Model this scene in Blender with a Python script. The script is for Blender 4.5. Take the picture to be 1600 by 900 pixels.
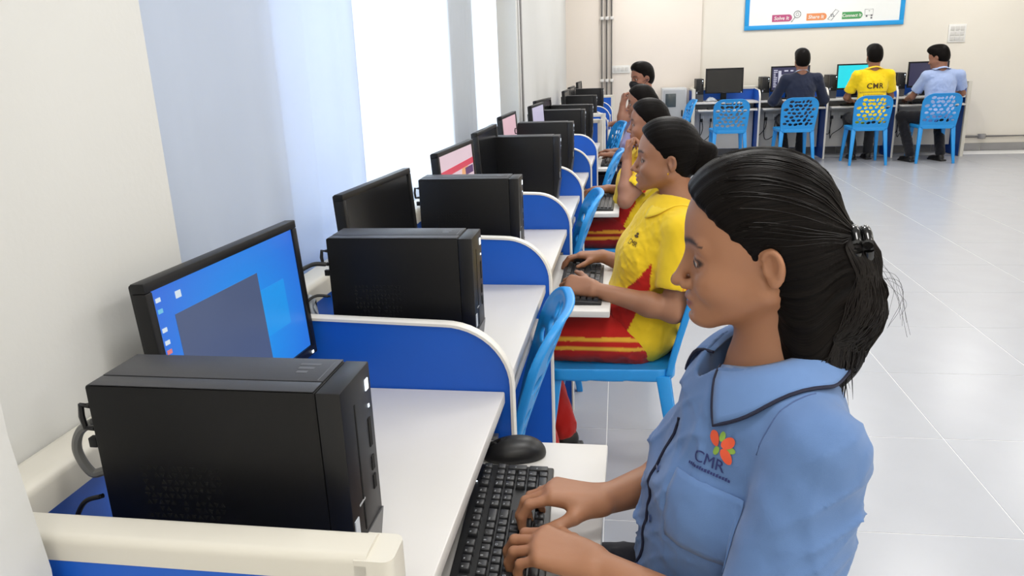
import bpy, bmesh, math, random
import numpy as np
from mathutils import Vector, Matrix
from mathutils.bvhtree import BVHTree

for _o in list(bpy.data.objects):
    bpy.data.objects.remove(_o)
SC = bpy.context.scene
COL = SC.collection
RNG = random.Random(7)

# ------------------------------------------------------------------ camera
YAW, PITCH, ROLL = math.radians(8.3), math.radians(16.7), math.atan(0.0366)
F_PX = 1190.0
cam_d = bpy.data.cameras.new('camera')
cam_d.sensor_width = 36.0
cam_d.lens = 36.0 * F_PX / 1600.0
cam_d.clip_start = 0.02
cam = bpy.data.objects.new('camera', cam_d)
COL.objects.link(cam)
_f = Vector((-math.sin(YAW) * math.cos(PITCH), math.cos(YAW) * math.cos(PITCH), -math.sin(PITCH)))
_r0 = Vector((math.cos(YAW), math.sin(YAW), 0))
_u0 = _r0.cross(_f)
_r = _r0 * math.cos(ROLL) - _u0 * math.sin(ROLL)
_u = _r0 * math.sin(ROLL) + _u0 * math.cos(ROLL)
cam.matrix_world = Matrix(((_r.x, _u.x, -_f.x, 0), (_r.y, _u.y, -_f.y, 0), (_r.z, _u.z, -_f.z, 1.37), (0, 0, 0, 1)))
SC.camera = cam

# ------------------------------------------------------------------ world (overcast daylight outside the windows)
W = bpy.data.worlds.new('overcast_sky')
SC.world = W
W.use_nodes = True
_bg = W.node_tree.nodes['Background']
_bg.inputs[0].default_value = (0.80, 0.90, 1.0, 1)
_bg.inputs[1].default_value = 5.0
SC.view_settings.view_transform = 'Standard'
SC.view_settings.look = 'None'
SC.view_settings.gamma = 1.0
SC.view_settings.use_curve_mapping = False
SC.view_settings.exposure = 0.0
PANEL_W = 18.0          # watts of one ceiling panel
ROOM_X0, ROOM_X1, ROOM_Y0, ROOM_Y1, ROOM_Z = -0.72, 6.6, -2.6, 10.9, 3.0

# ------------------------------------------------------------------ materials
def s2l(c):
    return tuple(((v / 255.0) / 12.92 if v / 255.0 <= 0.04045 else ((v / 255.0 + 0.055) / 1.055) ** 2.4) for v in c)

MATS = {}
def mat(name, rgb, rough=0.5, var=0.06, scale=12.0, bump=0.0, bscale=200.0, metal=0.0, spec=0.5, stretch=None,
        emis=0.0, transl=0.0, attr=None, sheen=0.0, sss=0.0):
    """Principled material whose colour is broken up by object-space noise."""
    if name in MATS:
        return MATS[name]
    m = bpy.data.materials.new(name)
    m.use_nodes = True
    nt = m.node_tree
    n, l = nt.nodes, nt.links
    p = n['Principled BSDF']
    c = s2l(rgb)
    tc = n.new('ShaderNodeTexCoord')
    vec = tc.outputs['Object']
    if stretch:
        mp = n.new('ShaderNodeMapping')
        mp.inputs['Scale'].default_value = stretch
        l.new(vec, mp.inputs[0])
        vec = mp.outputs[0]
    nz = n.new('ShaderNodeTexNoise')
    nz.inputs['Scale'].default_value = scale
    nz.inputs['Detail'].default_value = 4
    l.new(vec, nz.inputs['Vector'])
    rp = n.new('ShaderNodeMapRange')
    rp.inputs[3].default_value = 1 - var
    rp.inputs[4].default_value = 1 + var
    l.new(nz.outputs['Fac'], rp.inputs[0])
    mx = n.new('ShaderNodeVectorMath')
    mx.operation = 'SCALE'
    if attr:
        at = n.new('ShaderNodeAttribute')
        at.attribute_name = attr
        l.new(at.outputs['Color'], mx.inputs[0])
    else:
        mx.inputs[0].default_value = c
    l.new(rp.outputs[0], mx.inputs['Scale'])
    l.new(mx.outputs[0], p.inputs['Base Color'])
    p.inputs['Roughness'].default_value = rough
    p.inputs['Metallic'].default_value = metal
    p.inputs['Specular IOR Level'].default_value = spec
    if sheen:
        p.inputs['Sheen Weight'].default_value = sheen
    if sss:
        p.inputs['Subsurface Weight'].default_value = sss
        p.inputs['Subsurface Radius'].default_value = (0.012, 0.005, 0.003)
        p.inputs['Subsurface Scale'].default_value = 0.6
    if emis:
        l.new(mx.outputs[0], p.inputs['Emission Color'])
        p.inputs['Emission Strength'].default_value = emis
    if bump:
        nb = n.new('ShaderNodeTexNoise')
        nb.inputs['Scale'].default_value = bscale
        nb.inputs['Detail'].default_value = 3
        l.new(vec, nb.inputs['Vector'])
        b = n.new('ShaderNodeBump')
        b.inputs['Strength'].default_value = bump
        b.inputs['Distance'].default_value = 0.002
        l.new(nb.outputs['Fac'], b.inputs['Height'])
        l.new(b.outputs[0], p.inputs['Normal'])
    if transl:
        out = n['Material Output']
        tr = n.new('ShaderNodeBsdfTranslucent')
        l.new(mx.outputs[0], tr.inputs[0])
        ms = n.new('ShaderNodeMixShader')
        ms.inputs[0].default_value = transl
        l.new(p.outputs[0], ms.inputs[1])
        l.new(tr.outputs[0], ms.inputs[2])
        l.new(ms.outputs[0], out.inputs[0])
    MATS[name] = m
    return m

def emit(name, rgb, strength, dark=0.0, grad=None):
    """A lit screen: emission with a soft procedural gradient (the picture the screen shows)."""
    if name in MATS:
        return MATS[name]
    m = bpy.data.materials.new(name)
    m.use_nodes = True
    n, l = m.node_tree.nodes, m.node_tree.links
    p = n['Principled BSDF']
    p.inputs['Base Color'].default_value = (0.01, 0.01, 0.012, 1)
    p.inputs['Roughness'].default_value = 0.35
    p.inputs['Emission Strength'].default_value = strength
    if grad:
        tc = n.new('ShaderNodeTexCoord')
        mp = n.new('ShaderNodeMapping')
        mp.inputs['Location'].default_value = grad[0]
        mp.inputs['Scale'].default_value = grad[1]
        g = n.new('ShaderNodeTexGradient')
        g.gradient_type = 'SPHERICAL'
        cr = n.new('ShaderNodeValToRGB')
        cr.color_ramp.elements[0].color = (*s2l(grad[2]), 1)
        cr.color_ramp.elements[1].color = (*s2l(rgb), 1)
        l.new(tc.outputs['Object'], mp.inputs[0])
        l.new(mp.outputs[0], g.inputs[0])
        l.new(g.outputs['Fac'], cr.inputs[0])
        l.new(cr.outputs[0], p.inputs['Emission Color'])
    else:
        tc = n.new('ShaderNodeTexCoord')
        nz = n.new('ShaderNodeTexNoise')
        nz.inputs['Scale'].default_value = 8
        cr = n.new('ShaderNodeValToRGB')
        cr.color_ramp.elements[0].color = (*[v * 0.9 for v in s2l(rgb)], 1)
        cr.color_ramp.elements[1].color = (*s2l(rgb), 1)
        l.new(tc.outputs['Object'], nz.inputs['Vector'])
        l.new(nz.outputs['Fac'], cr.inputs[0])
        l.new(cr.outputs[0], p.inputs['Emission Color'])
    MATS[name] = m
    return m

# ------------------------------------------------------------------ object helpers
def link_mesh(name, me, material=None, parent=None, loc=None):
    o = bpy.data.objects.new(name, me)
    COL.objects.link(o)
    if material is not None:
        me.materials.clear()
        me.materials.append(material)
    if parent is not None:
        o.parent = parent
    if loc is not None:
        o.location = loc
    return o

def tag(o, label=None, cat=None, group=None, kind=None):
    if label: o['label'] = label
    if cat: o['category'] = cat
    if group: o['group'] = group
    if kind: o['kind'] = kind
    return o

def thing(name, label, cat, loc=(0, 0, 0), rotz=0.0, group=None):
    o = bpy.data.objects.new(name, None)
    o.empty_display_size = 0.05
    COL.objects.link(o)
    o.location = loc
    o.rotation_euler = (0, 0, rotz)
    return tag(o, label, cat, group)

KIDS = {}
def copy_tree(o, parent=None):
    c = o.copy()
    COL.objects.link(c)
    c.parent = parent
    for ch in list(o.children):
        copy_tree(ch, c)
    return c

def frame_of(d, ref=(0, 0, 1)):
    d = Vector(d).normalized()
    r = Vector(ref)
    if abs(d.dot(r)) > 0.97:
        r = Vector((1, 0, 0))
    a = d.cross(r).normalized()
    b = a.cross(d).normalized()
    return a, b, d

class MB:
    """collects simple shapes into one mesh"""
    def __init__(self):
        self.v, self.f = [], []
    def add(self, vs, fs):
        k = len(self.v)
        self.v += [tuple(p) for p in vs]
        self.f += [tuple(i + k for i in f) for f in fs]
        return self
    def box(self, lo, hi, rot=None, piv=None):
        x0, y0, z0 = lo
        x1, y1, z1 = hi
        vs = [(x0, y0, z0), (x1, y0, z0), (x1, y1, z0), (x0, y1, z0), (x0, y0, z1), (x1, y0, z1), (x1, y1, z1), (x0, y1, z1)]
        if rot is not None:
            piv = Vector(piv) if piv is not None else Vector(((x0 + x1) / 2, (y0 + y1) / 2, (z0 + z1) / 2))
            vs = [tuple(rot @ (Vector(p) - piv) + piv) for p in vs]
        return self.add(vs, [(0, 3, 2, 1), (4, 5, 6, 7), (0, 1, 5, 4), (1, 2, 6, 5), (2, 3, 7, 6), (3, 0, 4, 7)])
    def prism(self, pts, axis, a, b):
        """closed 2D outline extruded along an axis; pts in the two other axes (cyclic order kept)"""
        n = len(pts)
        def P(u, v, t):
            return {'x': (t, u, v), 'y': (u, t, v), 'z': (u, v, t)}[axis]
        vs = [P(u, v, a) for u, v in pts] + [P(u, v, b) for u, v in pts]
        fs = [tuple(range(n - 1, -1, -1)), tuple(range(n, 2 * n))]
        fs += [(i, (i + 1) % n, n + (i + 1) % n, n + i) for i in range(n)]
        return self.add(vs, fs)
    def tube(self, path, r, seg=8, cap=True):
        path = [Vector(p) for p in path]
        n = len(path)
        rs = r if isinstance(r, (list, tuple)) else [r] * n
        vs, fs = [], []
        a = None
        for i, p in enumerate(path):
            d = (path[min(i + 1, n - 1)] - path[max(i - 1, 0)]).normalized()
            if a is None:
                a, b, _ = frame_of(d)
            else:
                a = (a - d * a.dot(d)).normalized()
                b = d.cross(a)
            for k in range(seg):
                t = 2 * math.pi * k / seg
                vs.append(p + (a * math.cos(t) + b * math.sin(t)) * rs[i])
        for i in range(n - 1):
            for k in range(seg):
                k2 = (k + 1) % seg
                fs.append((i * seg + k, i * seg + k2, (i + 1) * seg + k2, (i + 1) * seg + k))
        if cap:
            fs.append(tuple(range(seg - 1, -1, -1)))
            fs.append(tuple((n - 1) * seg + k for k in range(seg)))
        return self.add(vs, fs)
    def lathe(self, prof, seg=24, origin=(0, 0, 0)):
        ox, oy, oz = origin
        vs, fs = [], []
        for r, z in prof:
            for k in range(seg):
                t = 2 * math.pi * k / seg
                vs.append((ox + r * math.cos(t), oy + r * math.sin(t), oz + z))
        for i in range(len(prof) - 1):
            for k in range(seg):
                k2 = (k + 1) % seg
                fs.append((i * seg + k, i * seg + k2, (i + 1) * seg + k2, (i + 1) * seg + k))
        fs.append(tuple(range(seg - 1, -1, -1)))
        fs.append(tuple((len(prof) - 1) * seg + k for k in range(seg)))
        return self.add(vs, fs)
    def mesh(self, name, bevel=0.0, bseg=2, smooth=False):
        me = bpy.data.meshes.new(name)
        me.from_pydata(self.v, [], self.f)
        bm = bmesh.new()
        bm.from_mesh(me)
        bmesh.ops.recalc_face_normals(bm, faces=bm.faces)
        if bevel:
            es = [e for e in bm.edges if len(e.link_faces) == 2 and e.calc_face_angle() > 0.6]
            bmesh.ops.bevel(bm, geom=es, offset=bevel, segments=bseg, profile=0.5, affect='EDGES', clamp_overlap=True)
        bm.to_mesh(me)
        bm.free()
        if smooth:
            for p in me.polygons:
                p.use_smooth = True
            try:
                me.set_sharp_from_angle(angle=0.7)
            except Exception:
                pass
        return me
    def build(self, name, material, parent=None, bevel=0.0, bseg=2, smooth=True, loc=None):
        return link_mesh(name, self.mesh(name, bevel, bseg, smooth), material, parent, loc)

def arc(cx, cy, rx, ry, a0, a1, n):
    return [(cx + rx * math.cos(a0 + (a1 - a0) * i / n), cy + ry * math.sin(a0 + (a1 - a0) * i / n)) for i in range(n + 1)]

def spline(pts, n=10):
    """Catmull-Rom through pts"""
    P = [Vector(p) for p in pts]
    P = [P[0] * 2 - P[1]] + P + [P[-1] * 2 - P[-2]]
    out = []
    for i in range(1, len(P) - 2):
        for k in range(n):
            t = k / n
            a, b, c, d = P[i - 1], P[i], P[i + 1], P[i + 2]
            out.append(0.5 * ((2 * b) + (c - a) * t + (2 * a - 5 * b + 4 * c - d) * t * t + (3 * b - 3 * c + d - a) * t ** 3))
    out.append(P[-2])
    return out

def text_mesh(name, body, size, extrude=0.0004, bold=0.0, shear=0.0, align='CENTER', space=1.0):
    cu = bpy.data.curves.new(name, 'FONT')
    cu.body = body
    cu.size = size
    cu.extrude = extrude
    cu.offset = bold
    cu.shear = shear
    cu.align_x = align
    cu.align_y = 'CENTER'
    cu.space_character = space
    cu.resolution_u = 3
    o = bpy.data.objects.new(name, cu)
    COL.objects.link(o)
    dg = bpy.context.evaluated_depsgraph_get()
    me = bpy.data.meshes.new_from_object(o.evaluated_get(dg))
    me.name = name
    bpy.data.objects.remove(o)
    bpy.data.curves.remove(cu)
    return me

# ------------------------------------------------------------------ implicit surfaces (sparse surface nets)
def surface_nets(coarse, fine, lo, hi, h, B=8):
    """coarse(P)->d at block centres (and remembers what it needs); fine(bi, P)->d at corner points of kept blocks."""
    lo = np.array(lo, float); hi = np.array(hi, float)
    nb = np.maximum(1, np.ceil((hi - lo) / (h * B)).astype(int))
    I = np.stack(np.meshgrid(*[np.arange(k) for k in nb], indexing='ij'), -1).reshape(-1, 3)
    Cn = lo + (I + 0.5) * B * h
    diag = h * B * math.sqrt(3) / 2
    d = coarse(Cn)
    keep = np.abs(d) < diag * 1.35 + h
    I = I[keep]
    if len(I) == 0:
        return np.zeros((0, 3)), np.zeros((0, 4), int)
    loc = np.stack(np.meshgrid(*[np.arange(B + 1)] * 3, indexing='ij'), -1)
    G = I[:, None, None, None, :] * B + loc[None]
    V = fine(keep, lo + G * h, diag)
    N = nb * B + 2
    S = V < 0
    c8 = [(a, b, c) for a in (0, 1) for b in (0, 1) for c in (0, 1)]
    cnt = sum(S[:, a:a + B, b:b + B, c:c + B].astype(np.int8) for a, b, c in c8)
    act = np.argwhere((cnt > 0) & (cnt < 8))
    bi, ci = act[:, 0], act[:, 1:]
    cv = np.stack([V[bi, ci[:, 0] + a, ci[:, 1] + b, ci[:, 2] + c] for a, b, c in c8], 1)
    acc = np.zeros((len(act), 3)); num = np.zeros(len(act))
    cc = np.array(c8, float)
    for i in range(8):
        for j in range(i + 1, 8):
            if np.abs(cc[i] - cc[j]).sum() == 1:
                m = (cv[:, i] < 0) != (cv[:, j] < 0)
                den = cv[:, i] - cv[:, j]
                t = np.where(m, cv[:, i] / np.where(np.abs(den) < 1e-12, 1, den), 0)
                acc += np.where(m[:, None], cc[i] + (cc[j] - cc[i]) * t[:, None], 0)
                num += m
    pos = acc / num[:, None]
    gc = I[bi] * B + ci
    vid = (gc[:, 0] * N[1] + gc[:, 1]) * N[2] + gc[:, 2]
    order = np.argsort(vid)
    vid_s = vid[order]
    verts = lo + (gc + pos)[order] * h
    quads = []
    for ax in range(3):
        sl = [slice(0, B)] * 3
        s0 = S[:, 0:B, 0:B, 0:B]
        sh = [slice(0, B)] * 3
        sh[ax] = slice(1, B + 1)
        s1 = S[:, sh[0], sh[1], sh[2]]
        e = np.argwhere(s0 != s1)
        g = I[e[:, 0]] * B + e[:, 1:]
        flip = s0[e[:, 0], e[:, 1], e[:, 2], e[:, 3]]
        u, w = (ax + 1) % 3, (ax + 2) % 3
        q = []
        for du, dw in ((0, 0), (-1, 0), (-1, -1), (0, -1)):
            gg = g.copy()
            gg[:, u] += du
            gg[:, w] += dw
            k = (gg[:, 0] * N[1] + gg[:, 1]) * N[2] + gg[:, 2]
            p = np.clip(np.searchsorted(vid_s, k), 0, len(vid_s) - 1)
            q.append(np.where((vid_s[p] == k) & (gg.min(1) >= 0), p, -1))
        q = np.stack(q, 1)
        ok = q.min(1) >= 0
        q, flip = q[ok], flip[ok]
        q[~flip] = q[~flip][:, ::-1]
        quads.append(q)
    return verts, np.concatenate(quads)

def raw_mesh(name, verts, quads, smooth=True):
    me = bpy.data.meshes.new(name)
    me.vertices.add(len(verts))
    me.vertices.foreach_set('co', np.asarray(verts, np.float32).ravel())
    me.loops.add(len(quads) * 4)
    me.loops.foreach_set('vertex_index', np.asarray(quads, np.int32).ravel())
    me.polygons.add(len(quads))
    me.polygons.foreach_set('loop_start', np.arange(0, len(quads) * 4, 4, dtype=np.int32))
    me.update(calc_edges=True)
    if smooth:
        me.polygons.foreach_set('use_smooth', np.ones(len(quads), bool))
    return me

def V3(*a):
    return np.array(a if len(a) > 1 else a[0], float)

class SDF:
    """ordered list of blended primitives"""
    def __init__(self):
        self.p = []
        self.bb = []
        self.bump = None
    def _add(self, fn, lo, hi, k, op):
        self.p.append((fn, k, op))
        if op == 'u':
            self.bb.append((np.minimum(lo, hi), np.maximum(lo, hi)))
        return self
    def ell(self, c, r, ax=None, k=0.02, op='u'):
        c = V3(c); r = V3(r)
        A = np.eye(3) if ax is None else np.array(ax, float)     # rows = local axes in world
        rm = r.min()
        def fn(P):
            q = (P - c) @ A.T
            k0 = np.sqrt(((q / r) ** 2).sum(-1))
            k1 = np.sqrt(((q / (r * r)) ** 2).sum(-1))
            return np.where(k1 > 1e-9, k0 * (k0 - 1) / np.maximum(k1, 1e-9), -rm)
        return self._add(fn, c - r.max(), c + r.max(), k, op)
    def cone(self, a, b, ra, rb, k=0.02, op='u', flat=None):
        """tapered capsule; flat=(axis, factor) squeezes it along an axis"""
        a = V3(a); b = V3(b)
        ba = b - a
        L2 = max(float(ba @ ba), 1e-12)
        if flat is not None:
            fa = V3(flat[0]); fa = fa / np.linalg.norm(fa); ff = flat[1]
        def fn(P):
            pa = P - a
            if flat is not None:
                s = pa @ fa
                base = np.clip((pa @ ba) / L2, 0, 1)
                q = pa - base[..., None] * ba
                sq = q @ fa
                q = q + (sq * (1 / ff - 1))[..., None] * fa
                return (np.sqrt((q * q).sum(-1)) - (ra + (rb - ra) * base)) * min(1.0, ff * 1.3)
            t = np.clip((pa @ ba) / L2, 0, 1)
            q = pa - t[..., None] * ba
            return np.sqrt((q * q).sum(-1)) - (ra + (rb - ra) * t)
        R = max(ra, rb) * (1.0 if flat is None else max(1, flat[1]))
        return self._add(fn, np.minimum(a, b) - R, np.maximum(a, b) + R, k, op)
    def box(self, c, s, ax=None, r=0.005, k=0.01, op='u'):
        c = V3(c); s = V3(s)
        A = np.eye(3) if ax is None else np.array(ax, float)
        def fn(P):
            q = np.abs((P - c) @ A.T) - (s - r)
            return np.sqrt((np.maximum(q, 0) ** 2).sum(-1)) + np.minimum(q.max(-1), 0) - r
        R = np.linalg.norm(s)
        return self._add(fn, c - R, c + R, k, op)
    def plane(self, pt, n, k=0.005):
        """cut away everything on the side n points to"""
        pt = V3(pt); n = V3(n); n = n / np.linalg.norm(n)
        def fn(P):
            return -((P - pt) @ n)
        return self._add(fn, pt, pt, k, 's')
    def comb(self, d, e, k, op):
        if op == 'u':
            if k <= 0:
                return np.minimum(d, e)
            h = np.maximum(k - np.abs(d - e), 0) / k
            return np.minimum(d, e) - h * h * k * 0.25
        e = -e
        if k <= 0:
            return np.maximum(d, e)
        h = np.maximum(k - np.abs(d - e), 0) / k
        return np.maximum(d, e) + h * h * k * 0.25
    def __call__(self, P):
        d = np.full(P.shape[:-1], 1e3)
        for fn, k, op in self.p:
            d = self.comb(d, fn(P), k, op)
        return d
    def mesh_arrays(self, h, pad=0.02, lo=None, hi=None):
        L = np.min([b[0] for b in self.bb], 0) - pad if lo is None else V3(lo)
        Hh = np.max([b[1] for b in self.bb], 0) + pad if hi is None else V3(hi)
        st = {}
        def coarse(C):
            E = np.stack([fn(C) for fn, k, op in self.p])
            d = np.full(len(C), 1e3)
            for e, (fn, k, op) in zip(E, self.p):
                d = self.comb(d, e, k, op)
            st['E'], st['d'] = E, d
            return d
        def fine(keep, P, diag):
            E = st['E'][:, keep]
            n = P.shape[0]
            d = np.full(P.shape[:-1], 1e3, np.float32)
            run = np.full(n, 1e3)
            dk = np.full(n, 1e3)
            for e, (fn, k, op) in zip(E, self.p):
                if op == 'u':
                    idx = np.nonzero(e < dk + 2.2 * diag + k)[0]
                else:
                    idx = np.nonzero(e < 1.2 * diag + k)[0]
                if len(idx):
                    d[idx] = self.comb(d[idx], fn(P[idx]).astype(np.float32), k, op)
                dk = self.comb(dk, e, k, op)
            if self.bump is not None:
                d = d + self.bump(P)
            return d
        return surface_nets(coarse, fine, L, Hh, h)
    def mesh(self, name, h, material, parent=None, loc=(0, 0, 0), pad=0.02, lo=None, hi=None, post=None):
        v, q = self.mesh_arrays(h, pad, lo, hi)
        if post is not None:
            v = post(v)
        me = raw_mesh(name, v - V3(loc), q)
        return link_mesh(name, me, material, parent), v, q
# =================================================================== the room
M_wall = mat('cream_wall_paint', (236, 230, 218), 0.75, 0.02, 3, bump=0.15, bscale=90)
M_wallw = mat('white_wall_paint', (217, 217, 214), 0.75, 0.02, 3, bump=0.15, bscale=90)
M_tile = mat('grey_vitrified_tile', (178, 180, 186), 0.26, 0.05, 5, spec=0.55)
M_grout = mat('tile_grout', (236, 236, 234), 0.7, 0.05, 30)
M_ceil = mat('ceiling_paint', (235, 233, 228), 0.8, 0.02, 3)
M_alu = mat('window_aluminium', (190, 190, 190), 0.35, 0.03, 10, metal=0.6)
M_pipe = mat('grey_pvc_conduit', (150, 148, 147), 0.45, 0.05, 8)
M_curtA = mat('pale_blue_curtain', (220, 230, 246), 0.9, 0.03, 6, bump=0.1, bscale=500, transl=0.35)
M_curtB = mat('white_sheer_curtain', (240, 243, 247), 0.9, 0.02, 6, transl=0.7)

def struct(o):
    o['kind'] = 'structure'
    return o

# floor: grout slab with separate tiles on it
fl = struct(MB().box((-1.0, ROOM_Y0, -0.12), (ROOM_X1, ROOM_Y1 + 0.2, -0.0012)).build('floor', M_grout))
TP = 0.605
tm = MB().box((0.0018, 0.0018, -0.012), (TP - 0.0018, TP - 0.0018, 0.0)).mesh('floor_tile', 0.0004, 1, False)
tm.materials.append(M_tile)
for i in range(-1, 11):
    for j in range(-1, 16):
        x, y = -0.04 + i * TP, 1.455 + j * TP
        if x + TP > ROOM_X1 or x < -0.72 or y + TP > ROOM_Y1 + 0.19:
            continue
        t = link_mesh('floor_tile', tm, None, fl)
        t.location = (x, y, 0.0)

ceiling = struct(MB().box((-1.0, ROOM_Y0, ROOM_Z), (ROOM_X1, ROOM_Y1 + 0.2, ROOM_Z + 0.12)).build('ceiling', M_ceil))
struct(MB().box((-1.0, ROOM_Y1, -0.004), (ROOM_X1, ROOM_Y1 + 0.2, ROOM_Z)).build('wall_back', M_wall))
struct(MB().box((ROOM_X1, ROOM_Y0, -0.12), (ROOM_X1 + 0.2, ROOM_Y1 + 0.2, ROOM_Z)).build('wall_right', M_wall))
struct(MB().box((-1.0, ROOM_Y0 - 0.2, -0.12), (ROOM_X1, ROOM_Y0, ROOM_Z)).build('wall_front', M_wall))

# left wall with two window openings behind the curtains
WY = [(1.75, 3.85), (4.50, 5.45)]
WZ0, WZ1 = 0.80, 2.55
XI, XR, XO = ROOM_X0, -0.86, -1.0        # wall face, reveal face, outside
wl = MB()
wl.box((XO, ROOM_Y0, -0.004), (XI, 1.14, ROOM_Z))             # pier beside the desk
wl.box((XO, 1.14, -0.004), (XI, 5.60, 0.80))                  # below the sills
wl.box((XO, 1.14, WZ1), (XI, 5.60, ROOM_Z))                   # above
wl.box((XO, 5.60, -0.004), (XI, ROOM_Y1, ROOM_Z))
wl.box((XO, 1.14, WZ0), (XR, WY[0][0], WZ1))                  # recessed masonry behind the first curtain
wl.box((XO, WY[0][1], WZ0), (XR, WY[1][0], WZ1))
wl.box((XO, WY[1][1], WZ0), (XR, 5.60, WZ1))
struct(wl.build('wall_left', M_wallw))
# rough plastered pier standing out of the wall
pr = [(-0.74, ROOM_Y0), (-0.56, ROOM_Y0)] + [(-0.56 + 0.004 * math.sin(k * 2.1), -0.5 + k * 0.15) for k in range(7)] + [(-0.562, 0.572), (-0.575, 0.586), (-0.74, 0.586)]
bm_ = MB()
zs = [0.0] + [0.15 * k for k in range(1, 20)] + [ROOM_Z]
ring = len(pr)
vs, fs = [], []
for iz, z in enumerate(zs):
    for k, (x, y) in enumerate(pr):
        j = 0.004 * math.sin(iz * 1.9 + k) if 1 < k < ring - 1 else 0
        vs.append((x + j, y + j * 1.2, z))
for iz in range(len(zs) - 1):
    for k in range(ring):
        k2 = (k + 1) % ring
        fs.append((iz * ring + k, iz * ring + k2, (iz + 1) * ring + k2, (iz + 1) * ring + k))
fs += [tuple(range(ring - 1, -1, -1)), tuple((len(zs) - 1) * ring + k for k in range(ring))]
struct(bm_.add(vs, fs).build('wall_pier', M_wallw))
# bright plaster band after the windows and the column in the far corner
struct(MB().box((-0.725, ROOM_Y1 - 0.05, 0.0), (1.07, ROOM_Y1 + 0.01, ROOM_Z)).build('trim_1', mat('pinkish_wall_paint', (240, 230, 219), 0.75, 0.02, 3), bevel=0.004))

M_glass = bpy.data.materials.new('window_glass')
M_glass.use_nodes = True
_n, _l = M_glass.node_tree.nodes, M_glass.node_tree.links
_tr = _n.new('ShaderNodeBsdfTransparent'); _gl = _n.new('ShaderNodeBsdfGlossy'); _mx = _n.new('ShaderNodeMixShader')
_gl.inputs['Roughness'].default_value = 0.02
_lw = _n.new('ShaderNodeLayerWeight'); _lw.inputs[0].default_value = 0.2
_l.new(_lw.outputs['Fresnel'], _mx.inputs[0]); _l.new(_tr.outputs[0], _mx.inputs[1]); _l.new(_gl.outputs[0], _mx.inputs[2])
_l.new(_mx.outputs[0], _n['Material Output'].inputs[0])
for wi, (a, b) in enumerate(WY):
    w = bpy.data.objects.new('window_%d' % (wi + 1), None)
    COL.objects.link(w)
    struct(w)
    w.location = (-0.95, (a + b) / 2, WZ0)
    hw, hh = (b - a) / 2, WZ1 - WZ0
    m = MB()
    for y0, y1, z0, z1 in ((-hw, hw, 0, 0.05), (-hw, hw, hh - 0.05, hh), (-hw, -hw + 0.05, 0.05, hh - 0.05), (hw - 0.05, hw, 0.05, hh - 0.05), (-0.025, 0.025, 0.05, hh - 0.05)):
        m.box((-0.025, y0, z0), (0.025, y1, z1))
    m.build('window_frame', M_alu, w, 0.003)
    for s in (-1, 1):
        c0, c1 = (-hw + 0.05, -0.025) if s < 0 else (0.025, hw - 0.05)
        MB().box((-0.003, c0, 0.05), (0.003, c1, hh - 0.05)).build('pane', M_glass, w)

# curtains: long hanging cloths with real folds
def curtain(name, y0, y1, x, amp, waves, z0, z1, material, label, seed, flare=0.0):
    r = random.Random(seed)
    ny, nz = int((y1 - y0) * 90), 22
    ph = [r.uniform(0, 6.28) for _ in range(5)]
    fr = [waves * (0.5 + 0.35 * k) for k in range(5)]
    vs, fs = [], []
    for iz in range(nz + 1):
        t = iz / nz
        z = z0 + (z1 - z0) * t
        for iy in range(ny + 1):
            s = iy / ny
            a = amp * (0.55 + 0.45 * (1 - t))
            d = sum(math.sin(fr[k] * s * 6.283 + ph[k] + 0.5 * math.sin(t * 2 + k)) / (1 + 0.6 * k) for k in range(5)) * 0.5
            y = y0 + (y1 - y0) * s + flare * (1 - t) * (s - 0.5) + 0.012 * math.sin(fr[2] * s * 6.28 + ph[3])
            vs.append((x + a * d, y, z))
    for iz in range(nz):
        for iy in range(ny):
            k = iz * (ny + 1) + iy
            fs.append((k, k + 1, k + ny + 2, k + ny + 1))
    me = bpy.data.meshes.new(name)
    me.from_pydata(vs, [], fs)
    for p in me.polygons:
        p.use_smooth = True
    o = link_mesh(name, me, material)
    so = o.modifiers.new('thickness', 'SOLIDIFY')
    so.thickness = 0.0012
    return tag(o, label, 'curtain')
curtain('curtain', 1.16, 2.34, -0.785, 0.022, 5, 0.83, 2.62, M_curtA, 'wide pale blue opaque curtain hanging beside the bare wall pier', 3)
curtain('curtain', 2.33, 5.42, -0.825, 0.014, 20, 0.83, 2.62, M_curtB, 'bright white sheer curtain glowing in front of the windows', 5)
tag(MB().tube([(-0.75, 1.15, 2.53), (-0.75, 5.59, 2.53)], 0.010).build('curtain_rod', M_alu), 'metal rod carrying the curtains above the windows', 'curtain rod')

# ceiling light panels (out of the picture, they light the room)
M_panel = emit('panel_diffuser', (255, 250, 240), 3.0)
k = 0
for lx in (0.35, 2.35, 4.45):
    for ly in (-1.4, 0.9, 3.2, 5.5, 7.8, 9.8):
        t = thing('ceiling_light', 'square white ceiling light panel set in the ceiling', 'ceiling light', (lx, ly, ROOM_Z - 0.001), 0, 'ceiling light panels')
        MB().box((-0.31, -0.31, -0.02), (0.31, 0.31, 0.0)).build('frame', M_alu, t, 0.003)
        MB().box((-0.29, -0.29, -0.024), (0.29, 0.29, -0.0201)).build('diffuser', M_panel, t)
        ld = bpy.data.lights.new('panel_light', 'AREA')
        ld.shape = 'SQUARE'
        ld.size = 0.58
        ld.energy = PANEL_W
        ld.color = (1.0, 0.985, 0.96)
        lo_ = bpy.data.objects.new('panel_light', ld)
        COL.objects.link(lo_)
        lo_.parent = t
        lo_.location = (0, 0, -0.03)

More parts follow.
